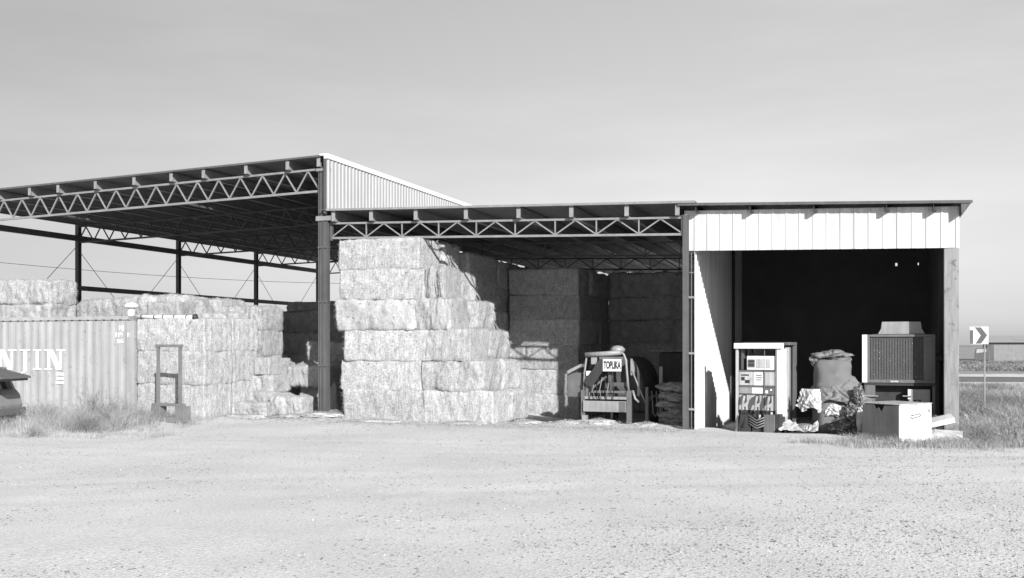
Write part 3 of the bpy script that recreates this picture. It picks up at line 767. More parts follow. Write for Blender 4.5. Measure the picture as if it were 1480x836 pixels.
kp = MB().box(0.66, fw-0.22, 0.04, 0.08, fh-1.19, fh-1.03).build('keypad', M['mid'], fd)
MB().box(0.69, 0.75, 0.03, 0.039, fh-1.16, fh-1.09).box(0.80, 0.84, 0.03, 0.039, fh-1.10, fh-1.06).build('key', M['white'], kp)
MB().box(0.06, fw-0.21, 0.08, 0.10, 0.52, fh-1.2).build('nozzle_panel', M['offwhite'], fd)
for i, x in enumerate((0.20, 0.50, 0.78)):
    nz = MB().box(x-0.045, x+0.045, -0.02, 0.078, 0.70, fh-1.21).build('nozzle_boot', M['dark'], fd, bevel=0.01)
    MB().tube([(x+0.02, -0.05, 0.86), (x+0.0, -0.06, 0.74), (x-0.03, -0.05, 0.62), (x-0.05, -0.04, 0.5)], [0.03, 0.035, 0.022, 0.016], 8).build('nozzle', M['pale'], nz, smooth=True)
    MB().tube([(x+0.03, -0.03, 0.6), (x+0.06, -0.09, 0.35), (x+0.0, -0.12, 0.12), (x-0.08, -0.10, 0.2), (x-0.04, -0.08, 0.45)], 0.016, 7).build('hose', M['black'], nz, smooth=True)
MB().tube([(0.67, 0.03, fh-0.14), (0.67, 0.03, 1.0), (0.66, 0.03, 0.4)], 0.012, 6).build('conduit', M['steel'], fd)
MB().box(0.06, fw-0.16, 0.08, 0.35, 0.44, 0.52).build('shelf', M['dark'], fd)
rr = random.Random(4)
for i in range(6):
    x = 0.16+i*0.13; r0 = rr.uniform(0.03, 0.05)
    MB().lathe([(r0, 0), (r0*1.2, 0.05), (r0*0.7, 0.09), (r0*0.8, 0.15)], 10, c=(x, 0.06+rr.uniform(-0.04, 0.03), 0.3+rr.uniform(-0.06, 0.06))).build('valve', M['offwhite'] if i in (3, 4, 5) else M['dark'], fd, smooth=True)
MB().box(0.13, 0.40, -0.10, 0.22, 0.02, 0.42).build('pump_housing', M['dark'], fd, bevel=0.02)
MB().box(0.43, 0.72, -0.14, 0.22, 0.0, 0.20).build('pump_housing', M['dark'], fd, bevel=0.02)
MB().box(0.72, 0.98, -0.22, 0.18, 0.0, 0.44).build('motor_box', M['mid'], fd, bevel=0.015)
MB().box(0.98, 1.10, -0.20, 0.18, 0.0, 0.46).build('motor_box', M['dark'], fd, bevel=0.01)
for i in range(4):
    z = 0.12+i*0.06; MB().tube([(0.36, -0.12, z+0.1), (0.55, -0.17, z), (0.74, -0.24, z+0.08)], 0.014, 6).build('pipe', M['steel_light'], fd, smooth=True)

# ------------------------------------------------------------------ crumpled things
def crumple(cx, cy, cz, rx, ry, rz, seed, amp=0.3, freq=3.0, n=40, flat=True):
    vs = []; fs = []; m_ = n//2
    sd = Vector((seed*5.3, seed*2.1, seed*9.1))
    for i in range(m_+1):
        ph = math.pi*i/m_
        for k in range(n):
            t = 2*math.pi*k/n
            d = Vector((math.sin(ph)*math.cos(t), math.sin(ph)*math.sin(t), math.cos(ph)))
            w_ = d+0.35*noise.noise_vector(d*freq*0.5+sd)
            q = 1+amp*0.55*noise.noise(d*freq*0.45+sd)-amp*0.55*(abs(noise.noise(w_*freq*0.9+sd))-0.2)-amp*0.28*abs(noise.noise(w_*freq*2.1+sd))+amp*0.08*noise.noise(d*freq*5+sd)
            x, y, z = d.x*rx*q, d.y*ry*q, d.z*rz*q
            if flat: z = max(z, -rz*0.75)
            vs.append((cx+x, cy+y, cz+z))
    for i in range(m_):
        for k in range(n):
            k2 = (k+1) % n; fs.append((i*n+k, (i+1)*n+k, (i+1)*n+k2, i*n+k2))
    return MB().add(vs, fs)
def bag_mesh(rw, h, seed, n=48):
    vs = []; fs = []; prof = [(0.80, 0), (0.95, 0.05), (1.02, 0.15), (1.0, 0.35), (0.98, 0.55), (0.99, 0.75), (0.95, 0.88), (0.82, 0.95), (0.55, 1.0), (0.05, 1.01)]
    P = []
    for i in range(len(prof)-1):
        for s_ in range(4):
            f = s_/4; P.append((prof[i][0]*(1-f)+prof[i+1][0]*f, prof[i][1]*(1-f)+prof[i+1][1]*f))
    P.append(prof[-1])
    for r, z in P:
        for k in range(n):
            t = 2*math.pi*k/n
            sq = (abs(math.cos(t))**3.2+abs(math.sin(t))**3.2)**(-1/3.2)
            q = r*rw*sq*0.97+0.03*noise.noise(Vector((math.cos(t)*2, math.sin(t)*2, z*3+seed)))+0.012*noise.noise(Vector((math.cos(t)*8, math.sin(t)*8, z*3+seed)))
            vs.append((q*math.cos(t), q*math.sin(t), z*h))
    for i in range(len(P)-1):
        for k in range(n):
            k2 = (k+1) % n; fs.append((i*n+k, i*n+k2, (i+1)*n+k2, (i+1)*n+k))
    fs.append(tuple(range(n-1, -1, -1)))
    return MB().add(vs, fs)
def sub_(o, lv=1):
    k = o.modifiers.new('sub', 'SUBSURF'); k.levels = lv; k.render_levels = lv; return o

gb = gu(12.8, 0.7)-0.01
lb = thing('bulk_bag', 'lower grey woven bulk bag standing on the ground under the tarp', 'bulk bag', 12.88, 0.75, gb, R(15), 'bulk bags')
bag_mesh(0.46, 0.98, 1).build('bag', M['bag'], lb, smooth=True)
ub = thing('bulk_bag', 'upper grey woven bulk bag with its opening folded over, on top of the lower one', 'bulk bag', 12.86, 0.80, gb+1.0, R(5), 'bulk bags')
bag_mesh(0.42, 0.76, 5).build('bag', M['bag'], ub, smooth=True)
crumple(0.0, 0, 0.80, 0.40, 0.38, 0.13, 3, 0.9, 3.4, 72).build('folded_top', M['tarp'], ub, smooth=True)
for (x, y, a) in ((-0.38, -0.1, 0.5), (0.26, -0.05, -0.6), (0.2, 0.3, 0.3)):
    crumple(x, y, 0.72, 0.14, 0.12, 0.13, int(10*abs(x)), 0.8, 3.0, 28, False).build('loop', M['tarp'], ub)
def drape(nx, ny, fx, amp, seed, fold=4.0, fine=0.25):
    """sheet with long folds: fx(s,t) -> point; the cloth is pushed along its own normal"""
    P = [[Vector(fx(i/nx, j/ny)) for i in range(nx+1)] for j in range(ny+1)]
    vs = []; fs = []
    for j in range(ny+1):
        for i in range(nx+1):
            s_, t_ = i/nx, j/ny
            du_ = P[j][min(i+1, nx)]-P[j][max(i-1, 0)]; dv_ = P[min(j+1, ny)][i]-P[max(j-1, 0)][i]
            nrm = du_.cross(dv_)
            if nrm.length > 1e-9: nrm.normalize()
            w_ = noise.noise(Vector((s_*2, t_*2, seed+9)))
            q = (1-2*abs(noise.noise(Vector((s_*fold+w_+t_*1.2, t_*1.1+w_*0.6, seed)))))
            q += 0.5*(1-2*abs(noise.noise(Vector((s_*fold*2.3-t_*2.0+w_, t_*3.0, seed+5))))) + fine*noise.noise(Vector((s_*fold*5, t_*9, seed+2)))
            vs.append(tuple(P[j][i]+nrm*amp*(q-0.6)*(0.35+0.65*t_)))
    for j in range(ny):
        for i in range(nx):
            a = j*(nx+1)+i; fs.append((a, a+1, a+nx+2, a+nx+1))
    return MB().add(vs, fs)
tp = thing('draped_tarp', 'crumpled grey tarp sandwiched between the two bulk bags and hanging towards the cooling unit', 'tarp', 12.88, 0.75, gb+0.74)
def tf(s_, t_):
    ang = math.pi*(0.98+1.02*s_); flare = ss(s_, 0.62, 0.95)
    rad_ = 0.38+0.20*t_+0.26*flare*t_
    return (rad_*math.cos(ang)*1.05, rad_*math.sin(ang)*0.95, 0.44-0.46*t_**1.3-0.10*math.sin(s_*9)*t_+0.22*flare*(1-0.5*t_))
drape(90, 36, tf, 0.10, 2, 5.0).build('tarp', M['tarp'], tp, smooth=True, solid=0.006)
fl = thing('plastic_film', 'bright white plastic film bunched at the left of the bulk bags', 'plastic film', 12.45, 0.22, gb+0.86)
def ff1(s_, t_):
    ang = math.pi*(1.0+0.75*s_); r_ = 0.19+0.12*t_-0.06*math.sin(s_*7)*t_
    return (r_*math.cos(ang)*1.25, r_*math.sin(ang)*0.8, 0.22-0.46*t_+0.06*math.sin(s_*11+1)*t_)
drape(80, 36, ff1, 0.10, 12, 4.5, 0.2).build('film', M['film'], fl, smooth=True, solid=0.004)
fl = thing('plastic_film', 'crumpled pale plastic sheet hanging on the front of the lower bulk bag', 'plastic film', 12.88, 0.75, gb+0.40)
def ff2(s_, t_):
    ang = math.pi*(1.40+0.38*s_); r_ = 0.50+0.03*t_
    return (r_*math.cos(ang), r_*math.sin(ang), 0.26+0.08*math.sin(s_*5)-0.34*t_*(0.6+0.5*s_))
drape(70, 36, ff2, 0.08, 15, 4.5, 0.2).build('film', M['film'], fl, smooth=True, solid=0.004)
nb_ = thing('netting', 'dark patterned netting slumped between the bulk bag and the cooling unit', 'netting', 13.32, 0.15, gu(13.3, 0.15))
for (x, y, z, a, b_, c_, sd) in ((-0.22, -0.05, 0.16, 0.30, 0.2, 0.2, 3), (0.0, 0, 0.45, 0.2, 0.15, 0.26, 6), (0.10, 0.05, 0.82, 0.12, 0.12, 0.26, 9), (-0.38, -0.02, 0.10, 0.16, 0.15, 0.13, 13)):
    crumple(x, y, z, a, b_, c_, sd, 0.7, 3.4, 44, False).build('fold', M['net'], nb_)
fl = thing('plastic_film', 'white plastic strip hanging beside the dark netting', 'plastic film', 13.45, -0.05, gu(13.4, 0)+0.3)
crumple(0, 0, 0, 0.07, 0.07, 0.3, 22, 0.7, 3.0, 30, False).build('film', M['film'], fl)
fl = thing('plastic_film', 'flat white plastic sheet heaped on the ground between the dispenser and the bags', 'plastic film', 12.15, 0.2, gu(12.1, 0.2)+0.06)
def ff3(s_, t_):
    return (-0.42+0.85*s_, -0.30+0.5*t_+0.05*math.sin(s_*6), 0.02+0.16*t_*(0.6+0.4*math.sin(s_*8)))
drape(70, 36, ff3, 0.08, 25, 4.0, 0.2).build('film', M['film'], fl, smooth=True, solid=0.004)
fl = thing('sack', 'grey sack lying on the white plastic sheet beside the dispenser', 'sack', 12.25, 0.45, gu(12.2, 0.4)+0.14)
crumple(0, 0, 0, 0.26, 0.2, 0.10, 28, 0.3, 2.0, 40).build('sack', M['tarp'], fl, smooth=True)

# ------------------------------------------------------------------ cooling unit
ga = gu(14.2, 0.9)-0.02
cu_ = thing('cooling_unit', 'big grey radiator cooling unit with a cowl on top, beside the right shed post', 'cooling unit', 13.50, 0.62, ga)
w = 1.52; z0, z1 = 1.12-ga, 2.20-ga
MB().box(0, 0.11, 0, 0.8, z0, z1).build('side_panel', M['white'], cu_, bevel=0.006)
MB().box(0.11, w, 0, 0.03, z1-0.05, z1).box(0.11, w, 0, 0.03, z0, z0+0.07).box(0.115, 0.16, 0.002, 0.03, z0+0.07, z1-0.05).box(w-0.05, w, 0.002, 0.03, z0+0.07, z1-0.05).build('front_frame', M['mid'], cu_, bevel=0.004)
gr = MB().box(0.16, w-0.05, 0.04, 0.06, z0+0.07, z1-0.05).build('radiator_grille', M['net_grille'], cu_)
f_ = MB()
for i in range(23): f_.box(0.18+i*0.0565, 0.186+i*0.0565, 0.03, 0.039, z0+0.08, z1-0.06)
f_.build('fin', M['dark'], gr)
MB().box(1.28, w-0.055, 0.022, 0.029, z0+0.075, z1-0.055).build('grille_panel', M['mid'], gr)
MB().box(0.60, 0.76, -0.008, -0.001, z0+0.015, z0+0.05).build('name_plate', M['offwhite'], cu_)
MB().box(0.12, w-0.01, 0.06, 0.8, z0+0.01, z1-0.01).build('casing', M['dark'], cu_)
cw = MB(); a0, a1 = z1+0.01, z1+0.29
pr_ = [(0.33, a0), (1.32, a0), (1.29, a0+0.05), (1.25, a0+0.12), (1.23, a1), (0.42, a1), (0.40, a0+0.12), (0.36, a0+0.05)]
cw.prism(pr_, 0.12, 0.75).build('cowl', M['pale'], cu_, bevel=0.008)
MB().box(0.22, 1.42, 0.06, 0.8, z1, z1+0.012).build('cowl_flange', M['dark'], cu_)
MB().box(0.04, w+0.03, 0.02, 0.8, z0-0.06, z0-0.005).build('ledge', M['dark'], cu_)
MB().box(0.05, 0.28, 0.02, 0.8, 0, z0-0.06).build('base_panel', M['mid'], cu_)
MB().box(0.28, w, 0.30, 0.8, 0, z0-0.06).build('base_cabinet', M['dark'], cu_)
lp = MB().box(0.98, 1.42, 0.04, 0.30, 0.35, z0-0.14).build('control_box', M['pale'], cu_, bevel=0.006)
MB().box(1.08, 1.14, 0.03, 0.039, z0-0.42, z0-0.37).box(1.17, 1.23, 0.03, 0.039, z0-0.42, z0-0.37).build('socket', M['dark'], lp)
MB().box(0.96, 1.02, 0.02, 0.12, z0-0.36, z0-0.14).build('hinge_post', M['white'], cu_)
MB().box(1.46, w, 0.04, 0.3, 0.0, z0-0.06).build('corner_leg', M['mid'], cu_)
MB().tube([(-0.05, -0.04, z0-0.30), (0.34, -0.04, z0-0.30)], 0.016, 6).tube([(0.85, -0.02, z0-0.29), (1.05, -0.02, z0-0.29)], 0.014, 6).build('handle_rod', M['pale'], cu_)
MB().tube([(0.0, -0.03, z0+0.02), (-0.06, -0.05, z0-0.1), (0.05, -0.05, z0-0.2), (0.08, -0.03, z0-0.02), (-0.02, -0.04, z0-0.15)], 0.012, 6).build('cable', M['black'], cu_, smooth=True)
MB().box(0.02, 0.07, -0.03, 0.02, 0.0, z0-0.35).build('front_leg', M['white'], cu_)

# ------------------------------------------------------------------ chest box in front
cb_ = thing('chest_box', 'white metal chest with a torn left side painted dark for its shade, standing in dry weeds', 'chest', 14.22, -1.55, gu(14.1, -1.4)-0.02, R(20+31))
# local x runs right and away, y runs left and away
MB().box(0, 1.02, 0, 0.03, 0.02, 0.76).box(1.0, 1.02, 0.03, 0.9, 0.02, 0.76).box(0.02, 1.0, 0.87, 0.9, 0.02, 0.76).build('front_panel', M['white'], cb_, bevel=0.01)
MB().add([(0, 0.03, 0.02), (0, 0.9, 0.02), (0, 0.9, 0.74), (0, 0.62, 0.755), (0, 0.57, 0.66), (0, 0.50, 0.70), (0, 0.44, 0.60), (0, 0.36, 0.74), (0, 0.03, 0.76)], [tuple(range(9))]).build('side_panel', M['mid'], cb_, solid=0.01)  # left side in darker paint than the front, standing for its shade
MB().box(0.01, 1.03, 0.38, 0.91, 0.765, 0.79).box(-0.01, 1.03, -0.01, 0.38, 0.765, 0.79).build('lid', M['offwhite'], cb_, bevel=0.008)
MB().tube([(0.33, -0.01, 0.52), (0.36, -0.03, 0.49), (0.62, -0.03, 0.53), (0.64, -0.01, 0.56), (0.6, -0.02, 0.58), (0.4, -0.02, 0.55), (0.35, -0.02, 0.56)], 0.007, 6).build('handle', M['dark'], cb_)
MB().box(0.90, 0.96, -0.01, 0.0, 0.60, 0.66).build('latch', M['steel_light'], cb_)

for (u, v, zz, l, tilt, rz, lab) in ((14.75, -0.42, 0.22, 0.62, -0.25, 0.1, 'white board leaning on rubble beside the chest, the upper one'), (14.8, -0.5, 0.04, 0.66, 0.03, -0.1, 'white board flat on the ground beside the chest, below the leaning one')):
    b = MB().box(0, l, 0, 0.35, 0, 0.11).build('white_board', M['white'], bevel=0.008)
    p = W(u, v); b.location = (p.x, p.y, gz(p.x, p.y)+zz-0.04); b.rotation_euler = (0.2, tilt, -TH+rz); tag(b, lab, 'board', 'white boards by the chest')

# ------------------------------------------------------------------ sprayer machine in the low barn
gm = gu(7.3, 1.7)
mc = thing('farm_machine', 'farm machine with a pale tube frame and white name sign, parked in the low barn', 'farm machine', 6.68, 1.45, gm)
H = 1.80-gm
MB().box(0.0, 0.10, 0, 0.10, 0.22, 0.95).build('leg', M['mid'], mc)
MB().box(0.03, 0.16, -0.03, 0.12, 0.0, 0.30).build('foot', M['pale'], mc)
MB().box(1.20, 1.32, 0, 0.10, 0.0, 0.95).build('leg', M['mid'], mc)
MB().tube([(0.05, 0.05, 0.9), (0.08, 0.05, 1.4), (0.14, 0.05, H-0.10)], 0.028, 8).build('upright', M['steel_light'], mc, smooth=True)
MB().tube([(0.12, 0.0, H-0.08), (0.6, 0, H-0.06), (1.05, 0, H-0.02)], 0.065, 10).build('top_tube', M['pale'], mc, smooth=True)
MB().tube([(0.95, 0.02, H+0.0), (1.12, 0.02, H-0.06), (1.18, 0.02, H-0.22), (1.21, 0.02, H-0.6), (1.25, 0.02, H-1.0)], 0.03, 8).build('side_tube', M['pale'], mc, smooth=True)
MB().lathe([(0.02, 0), (0.16, 0.01), (0.2, 0.1), (0.12, 0.18), (0.0, 0.2)], 16, c=(0.90, 0.28, H-0.04)).build('filler_cap', M['pale'], mc, smooth=True)
MB().prism([(1.28, H-0.18), (1.33, H-0.28), (1.37, H-0.45), (1.36, H-0.6), (1.28, H-0.6)], 0.1, 0.3).build('side_guard', M['pale'], mc)
sg = MB().box(0.60, 1.08, -0.08, -0.05, H-0.50, H-0.19).build('name_sign', M['white'], mc, bevel=0.004)
text_mesh('TOPLIKA', 0.26, M['dark'], sg, (0.845, -0.083, H-0.35), (R(90), 0, 0), 'lettering', 0.010, 0.42)
MB().box(0.50, 1.12, -0.06, 0.03, H-0.20, H-0.13).build('sign_bracket', M['mid'], mc)
pn = MB().box(0.07, 1.20, -0.06, -0.03, 0.40, 0.68).build('front_panel', M['pale'], mc, bevel=0.01)
MB().box(1.02, 1.19, -0.068, -0.062, 0.41, 0.67).build('panel_patch', M['mid'], pn)
MB().box(0.08, 1.25, 0.0, 0.06, 0.72, 0.79).build('cross_bar', M['pale'], mc)
MB().box(0.15, 1.2, 0.05, 0.12, 0.88, 0.94).build('cross_bar', M['mid'], mc)
MB().box(0.7, 1.15, 0.12, 0.2, 1.05, 1.15).box(0.7, 0.78, 0.1, 0.2, 0.8, 1.6).build('inner_rack', M['steel'], mc)
MB().bar((0.20, -0.05, 1.08), (0.62, -0.05, H-0.25), 0.05, 0.24).build('diagonal_arm', M['dark'], mc)
MB().bar((0.25, -0.02, 0.95), (0.68, -0.02, 1.30), 0.04, 0.05).build('strut', M['mid'], mc)
MB().box(0.14, 0.30, 0.0, 0.08, H-0.62, H-0.5).build('white_tag', M['white'], mc)
MB().box(0.10, 0.24, 0.02, 0.2, 0.7, 1.3).build('hose_cluster', M['mid'], mc, bevel=0.03)
MB().box(0.26, 0.42, 0.02, 0.1, H-0.33, H-0.12).build('valve_box', M['pale'], mc, bevel=0.01)
rr = random.Random(9)
for i in range(7):
    x = 0.3+i*0.09; MB().tube([(x, -0.03, 1.2+rr.uniform(-0.1, 0.2)), (x+rr.uniform(-0.06, 0.06), -0.08, 0.95), (x+rr.uniform(-0.08, 0.08), -0.05, 0.72)], 0.011, 6).build('hose', M['steel_light'] if i % 2 else M['black'], mc, smooth=True)
MB().prism([(-0.36, H-0.50), (0.0, H-0.32), (0.0, H-0.40), (-0.34, H-0.58)], -0.05, 0.3).build('wing_plate', M['pale'], mc)
MB().box(-0.42, 0.0, 0.15, 0.5, 0.75, H-0.55).build('side_box', M['mid'], mc, bevel=0.03)
MB().tube([(-0.14, 0.0, 0.12), (0.02, 0.0, 0.14)], 0.05, 10).build('jack_wheel', M['pale'], mc)
ta = []
for i in range(13):
    a = math.pi*i/12; ta.append((0.92-0.62*math.cos(a), 0.75+1.05*math.sin(a)**0.8))
MB().prism(ta, 0.5, 2.6).build('tank', M['hull'], mc, bevel=0.06)
MB().tube([(1.32, 0.1, 1.45), (1.55, 0.1, 0.9), (1.68, 0.1, 0.62)], 0.022, 6).build('side_strut', M['pale'], mc, smooth=True)
MB().tube([(1.35, 0.05, 0.95), (1.42, 0.0, 0.75), (1.5, 0.05, 0.66)], 0.03, 8).build('grab_handle', M['pale'], mc, smooth=True)
MB().box(1.68, 1.75, 0.0, 0.07, 0.0, 1.05).build('stake', M['mid'], mc)
MB().tube([(1.82, 0.1, 0.95), (1.86, 0.1, 0.4), (1.92, 0.1, 0.3), (1.98, 0.1, 0.45), (1.94, 0.1, 0.95)], 0.02, 7).build('hanging_hose', M['mid'], mc, smooth=True)
for x in (0.35, 1.55):
    MB().lathe([(0.1, 0), (0.34, 0.0), (0.36, 0.05), (0.36, 0.17), (0.34, 0.22), (0.1, 0.22)], 22, m=Matrix.Translation((x, 1.4, 0.35)) @ Matrix.Rotation(R(90), 4, 'Y')).build('wheel', M['black'], mc, smooth=True)

tr = thing('tarped_trailer', 'dark trailer load behind the farm machine, with a pale slanted end board', 'trailer', 8.25, 4.2, gu(8.5, 4.5))
MB().prism([(-0.2, 0.4), (1.0, 0.4), (0.9, 2.02), (-0.1, 2.05)], 0, 2.6).build('load', M['hull'], tr, bevel=0.08)
MB().box(-0.2, 1.1, -0.1, 2.6, 0.25, 0.4).build('bed', M['dark'], tr)
MB().prism([(1.02, 0.6), (1.28, 0.6), (1.02, 2.05), (0.9, 2.05)], -0.1, 0.0).build('end_board', M['mid'], tr)
MB().tube([(-0.3, -0.1, 2.08), (0.4, -0.1, 2.10), (0.95, -0.1, 2.08)], 0.025, 6).build('top_rail', M['pale'], tr)
for x in (-0.1, 0.85):
    MB().lathe([(0.1, 0), (0.33, 0.0), (0.33, 0.2), (0.1, 0.2)], 20, m=Matrix.Translation((x, 0.8, 0.32)) @ Matrix.Rotation(R(90), 4, 'Y')).build('wheel', M['black'], tr, smooth=True)

gs = gu(9.0, 1.4)
for i in range(5):
    o = crumple(0, 0, 0, 0.43, 0.38, 0.16, 40+i, 0.8, 2.6, 60).build('feed_sack', M['pale'], smooth=True)
    p = W(9.12+rb.uniform(-0.03, 0.03), 1.55); o.location = (p.x, p.y, gs+0.12+i*0.215); o.rotation_euler = (0, 0, -TH+rb.uniform(-0.2, 0.2))
    tag(o, '%s lumpy feed sack in the pile between the farm machine and the shed wall' % ('topmost' if i == 4 else ORD[i]), 'sack', 'feed sacks piled by the shed wall')
st_ = thing('wooden_stake', 'upright wooden stake behind the feed sack pile', 'stake', 8.62, 1.9, gs)
MB().box(0, 0.09, 0, 0.06, 0, 1.5).build('stake', M['wood'], st_)

# ------------------------------------------------------------------ old car at the left edge
car = thing('old_car', 'old faded car cut by the left photo edge, tailgate raised over dry weeds', 'car', 0, 0, 0, 0)
car.location = (-11.62, 21.0, gz(-11.62, 21.0)); car.rotation_euler = (0, 0, R(-6))
body = [(-4.2, 0.32), (-0.06, 0.32), (0.0, 0.40), (0.02, 0.56), (-0.04, 0.80), (-0.14, 0.92), (-3.2, 0.95), (-4.0, 0.85), (-4.25, 0.6)]
MB().prism(body, 0, 1.65).build('body', M['car'], car, bevel=0.04)
MB().prism([(-0.50, 1.40), (-0.38, 1.38), (-0.16, 0.92), (-0.30, 0.92)], 0.02, 0.10).prism([(-0.50, 1.40), (-0.38, 1.38), (-0.16, 0.92), (-0.30, 0.92)], 1.55, 1.63).build('rear_pillar', M['car'], car)
MB().prism([(-2.6, 1.40), (-2.3, 1.46), (-0.8, 1.47), (-0.36, 1.42), (-0.36, 1.37), (-2.5, 1.36)], 0.03, 1.62).build('roof', M['car'], car, bevel=0.02)
MB().prism([(-3.2, 0.95), (-2.5, 1.38), (-0.5, 1.38), (-0.3, 0.92)], 0.06, 1.59).build('side_window', M['glass'], car)
tg = MB().prism([(-0.40, 1.46), (-0.1, 1.38), (0.50, 1.24), (0.52, 1.19), (-0.05, 1.25), (-0.36, 1.38)], 0.08, 1.2).build('tailgate', M['mid'], car, bevel=0.02)
MB().box(-0.05, 0.30, 0.2, 1.4, 1.13, 1.18).build('tailgate_window', M['glass'], tg)
MB().box(0.20, 0.27, 0.05, 0.1, 1.17, 1.24).build('tailgate_lamp', M['white'], tg)
MB().box(-0.22, -0.05, -0.012, 0.05, 1.0, 1.24).build('tail_lamp', M['white'], car, bevel=0.01)
MB().prism([(-0.20, 0.98), (-0.06, 0.98), (0.10, 0.72), (0.08, 0.56), (-0.02, 0.56)], -0.02, 0.0).build('boot_opening', M['dark'], car)
MB().box(-4.2, 0.0, -0.012, 0.0, 0.70, 0.72).build('trim_line', M['dark'], car)
MB().box(-0.14, 0.0, -0.03, 0.02, 0.66, 0.74).build('reflector', M['white'], car)
MB().box(-0.5, 0.08, -0.03, 1.68, 0.34, 0.50).build('bumper', M['mid'], car, bevel=0.02)
for x in (-0.75, -3.3):
    wl = MB().lathe([(0.05, 0), (0.30, 0), (0.32, 0.05), (0.32, 0.15), (0.30, 0.2), (0.05, 0.2)], 24, m=Matrix.Translation((x, 0.16, 0.31)) @ Matrix.Rotation(R(90), 4, 'X')).build('wheel', M['black'], car, smooth=True)
    MB().lathe([(0.02, 0), (0.18, 0), (0.19, 0.02), (0.02, 0.03)], 20, m=Matrix.Translation((x, -0.045, 0.31)) @ Matrix.Rotation(R(90), 4, 'X')).build('hubcap', M['steel_light'], wl)
tw = MB(); rr = random.Random(2)
for i in range(60):
    x = rr.uniform(-0.45, 0.15); tw.tube([(x, 0.2, 1.42-0.3*max(0, x+.35)), (x+rr.uniform(0.0, 0.25), 0.2+rr.uniform(-0.1, 0.1), 1.46+rr.uniform(0, 0.15))], 0.006, 4)
twr = thing('twig_bundle', 'bundle of twigs lying on the raised tailgate of the old car', 'twigs', 0, 0, 0, 0)
twr.location = car.location; twr.rotation_euler = car.rotation_euler
tw.build('twigs', M['weed_dark'], twr)

# ------------------------------------------------------------------ signs and far building on the right
cs = thing('chevron_sign', 'white road sign with a grey chevron arrow on a thin post, right of the shed', 'road sign', 0, 0, 0)
cs.location = (14.95, 31, 0); cs.rotation_euler = (0, 0, R(-22))
MB().tube([(0.16, 0.03, -0.1), (0.16, 0.03, 2.5)], 0.022, 8).build('post', M['pale'], cs)
pl = MB().box(-0.27, 0.27, -0.01, 0.01, 2.0, 2.56).build('sign_panel', M['white'], cs)
MB().box(-0.262, -0.17, -0.016, -0.011, 2.01, 2.45).build('edge_band', M['mid'], pl)
MB().prism([(-0.12, 2.54), (0.05, 2.54), (0.235, 2.285), (0.06, 2.02), (-0.10, 2.02), (0.055, 2.285)], -0.017, -0.011).build('chevron', M['mid'], pl)
lv = thing('parked_van', 'dark van with a pale rear window parked by the far building behind the road sign', 'van', 0, 0, 0)
lv.location = (52.4, 108, -0.1); lv.rotation_euler = (0, 0, R(-26)); lv.scale = (0.8, 0.8, 0.85)
MB().prism([(-0.9, 0.5), (0.95, 0.5), (0.95, 1.4), (0.8, 2.1), (-0.75, 2.1), (-0.92, 1.4)], 0, 4.4).build('body', M['mid'], lv, bevel=0.05)
MB().prism([(-0.72, 1.45), (0.55, 1.6), (0.5, 1.98), (-0.66, 1.98)], -0.03, 0.0).build('rear_window', M['offwhite'], lv)
for x in (-0.75, 0.5):
    MB().lathe([(0.1, 0), (0.42, 0.0), (0.42, 0.25), (0.1, 0.25)], 18, m=Matrix.Translation((x, 0.8, 0.42)) @ Matrix.Rotation(R(90), 4, 'Y')).build('wheel', M['black'], lv)
fbd = thing('far_shed', 'long low pale shed beyond the road at the far right', 'shed', 0, 0, 0)
fbd.location = (53.4, 109, 0); fbd.rotation_euler = (0, 0, R(-24))
MB().box(0, 34, 0, 12, -0.3, 2.35).build('wall', M['pale'], fbd)
MB().prism([(0, 0), (34, 0), (34, 0.08), (0, 0.08)], 0, 0.1).build('eave_trim', M['dark'], fbd).location = (0, -0.3, 2.30)
MB().add([(-0.3, -0.4, 2.38), (34.3, -0.4, 2.38), (34.3, 6, 3.15), (-0.3, 6, 3.15), (34.3, 12.4, 2.38), (-0.3, 12.4, 2.38)], [(0,1,2,3),(3,2,4,5)]).build('roof', M['grey_sheet'], fbd, solid=0.06)
MB().box(0.05, 0.75, -0.05, 0.0, 0.0, 2.1).build('door', M['mid'], fbd)
MB().box(3.9, 4.6, -0.05, 0.0, 1.35, 1.85).build('window', M['glass'], fbd)
MB().tube([(3.9, 0.6, 2.4), (3.9, 0.6, 3.4)], 0.07, 6).build('vent_pipe', M['dark'], fbd)
MB().tube([(-0.2, 0.6, 2.4), (-0.2, 0.6, 3.2)], 0.05, 6).build('vent_pipe', M['dark'], fbd)

# power line far behind the tall barn
pwl = thing('power_line', 'thin sagging power line on poles far behind the tall barn', 'power line', 0, 0, 0)
pwl.rotation_euler = (0, 0, 0); pwl.location = (0, 0, 0)
A = Vector((-41, 56, 8.0)); B = Vector((-6, 96, 8.2)); 
for P_ in (A, B): MB().tube([(P_.x, P_.y, -0.3), (P_.x, P_.y, 8.6)], [0.14, 0.10], 8).build('pole', M['wood'], pwl)
MB().tube([tuple(A.lerp(B, t/20)-Vector((0, 0, 0.9*4*(t/20)*(1-t/20)))) for t in range(21)], 0.018, 5).build('wire', M['dark'], pwl)

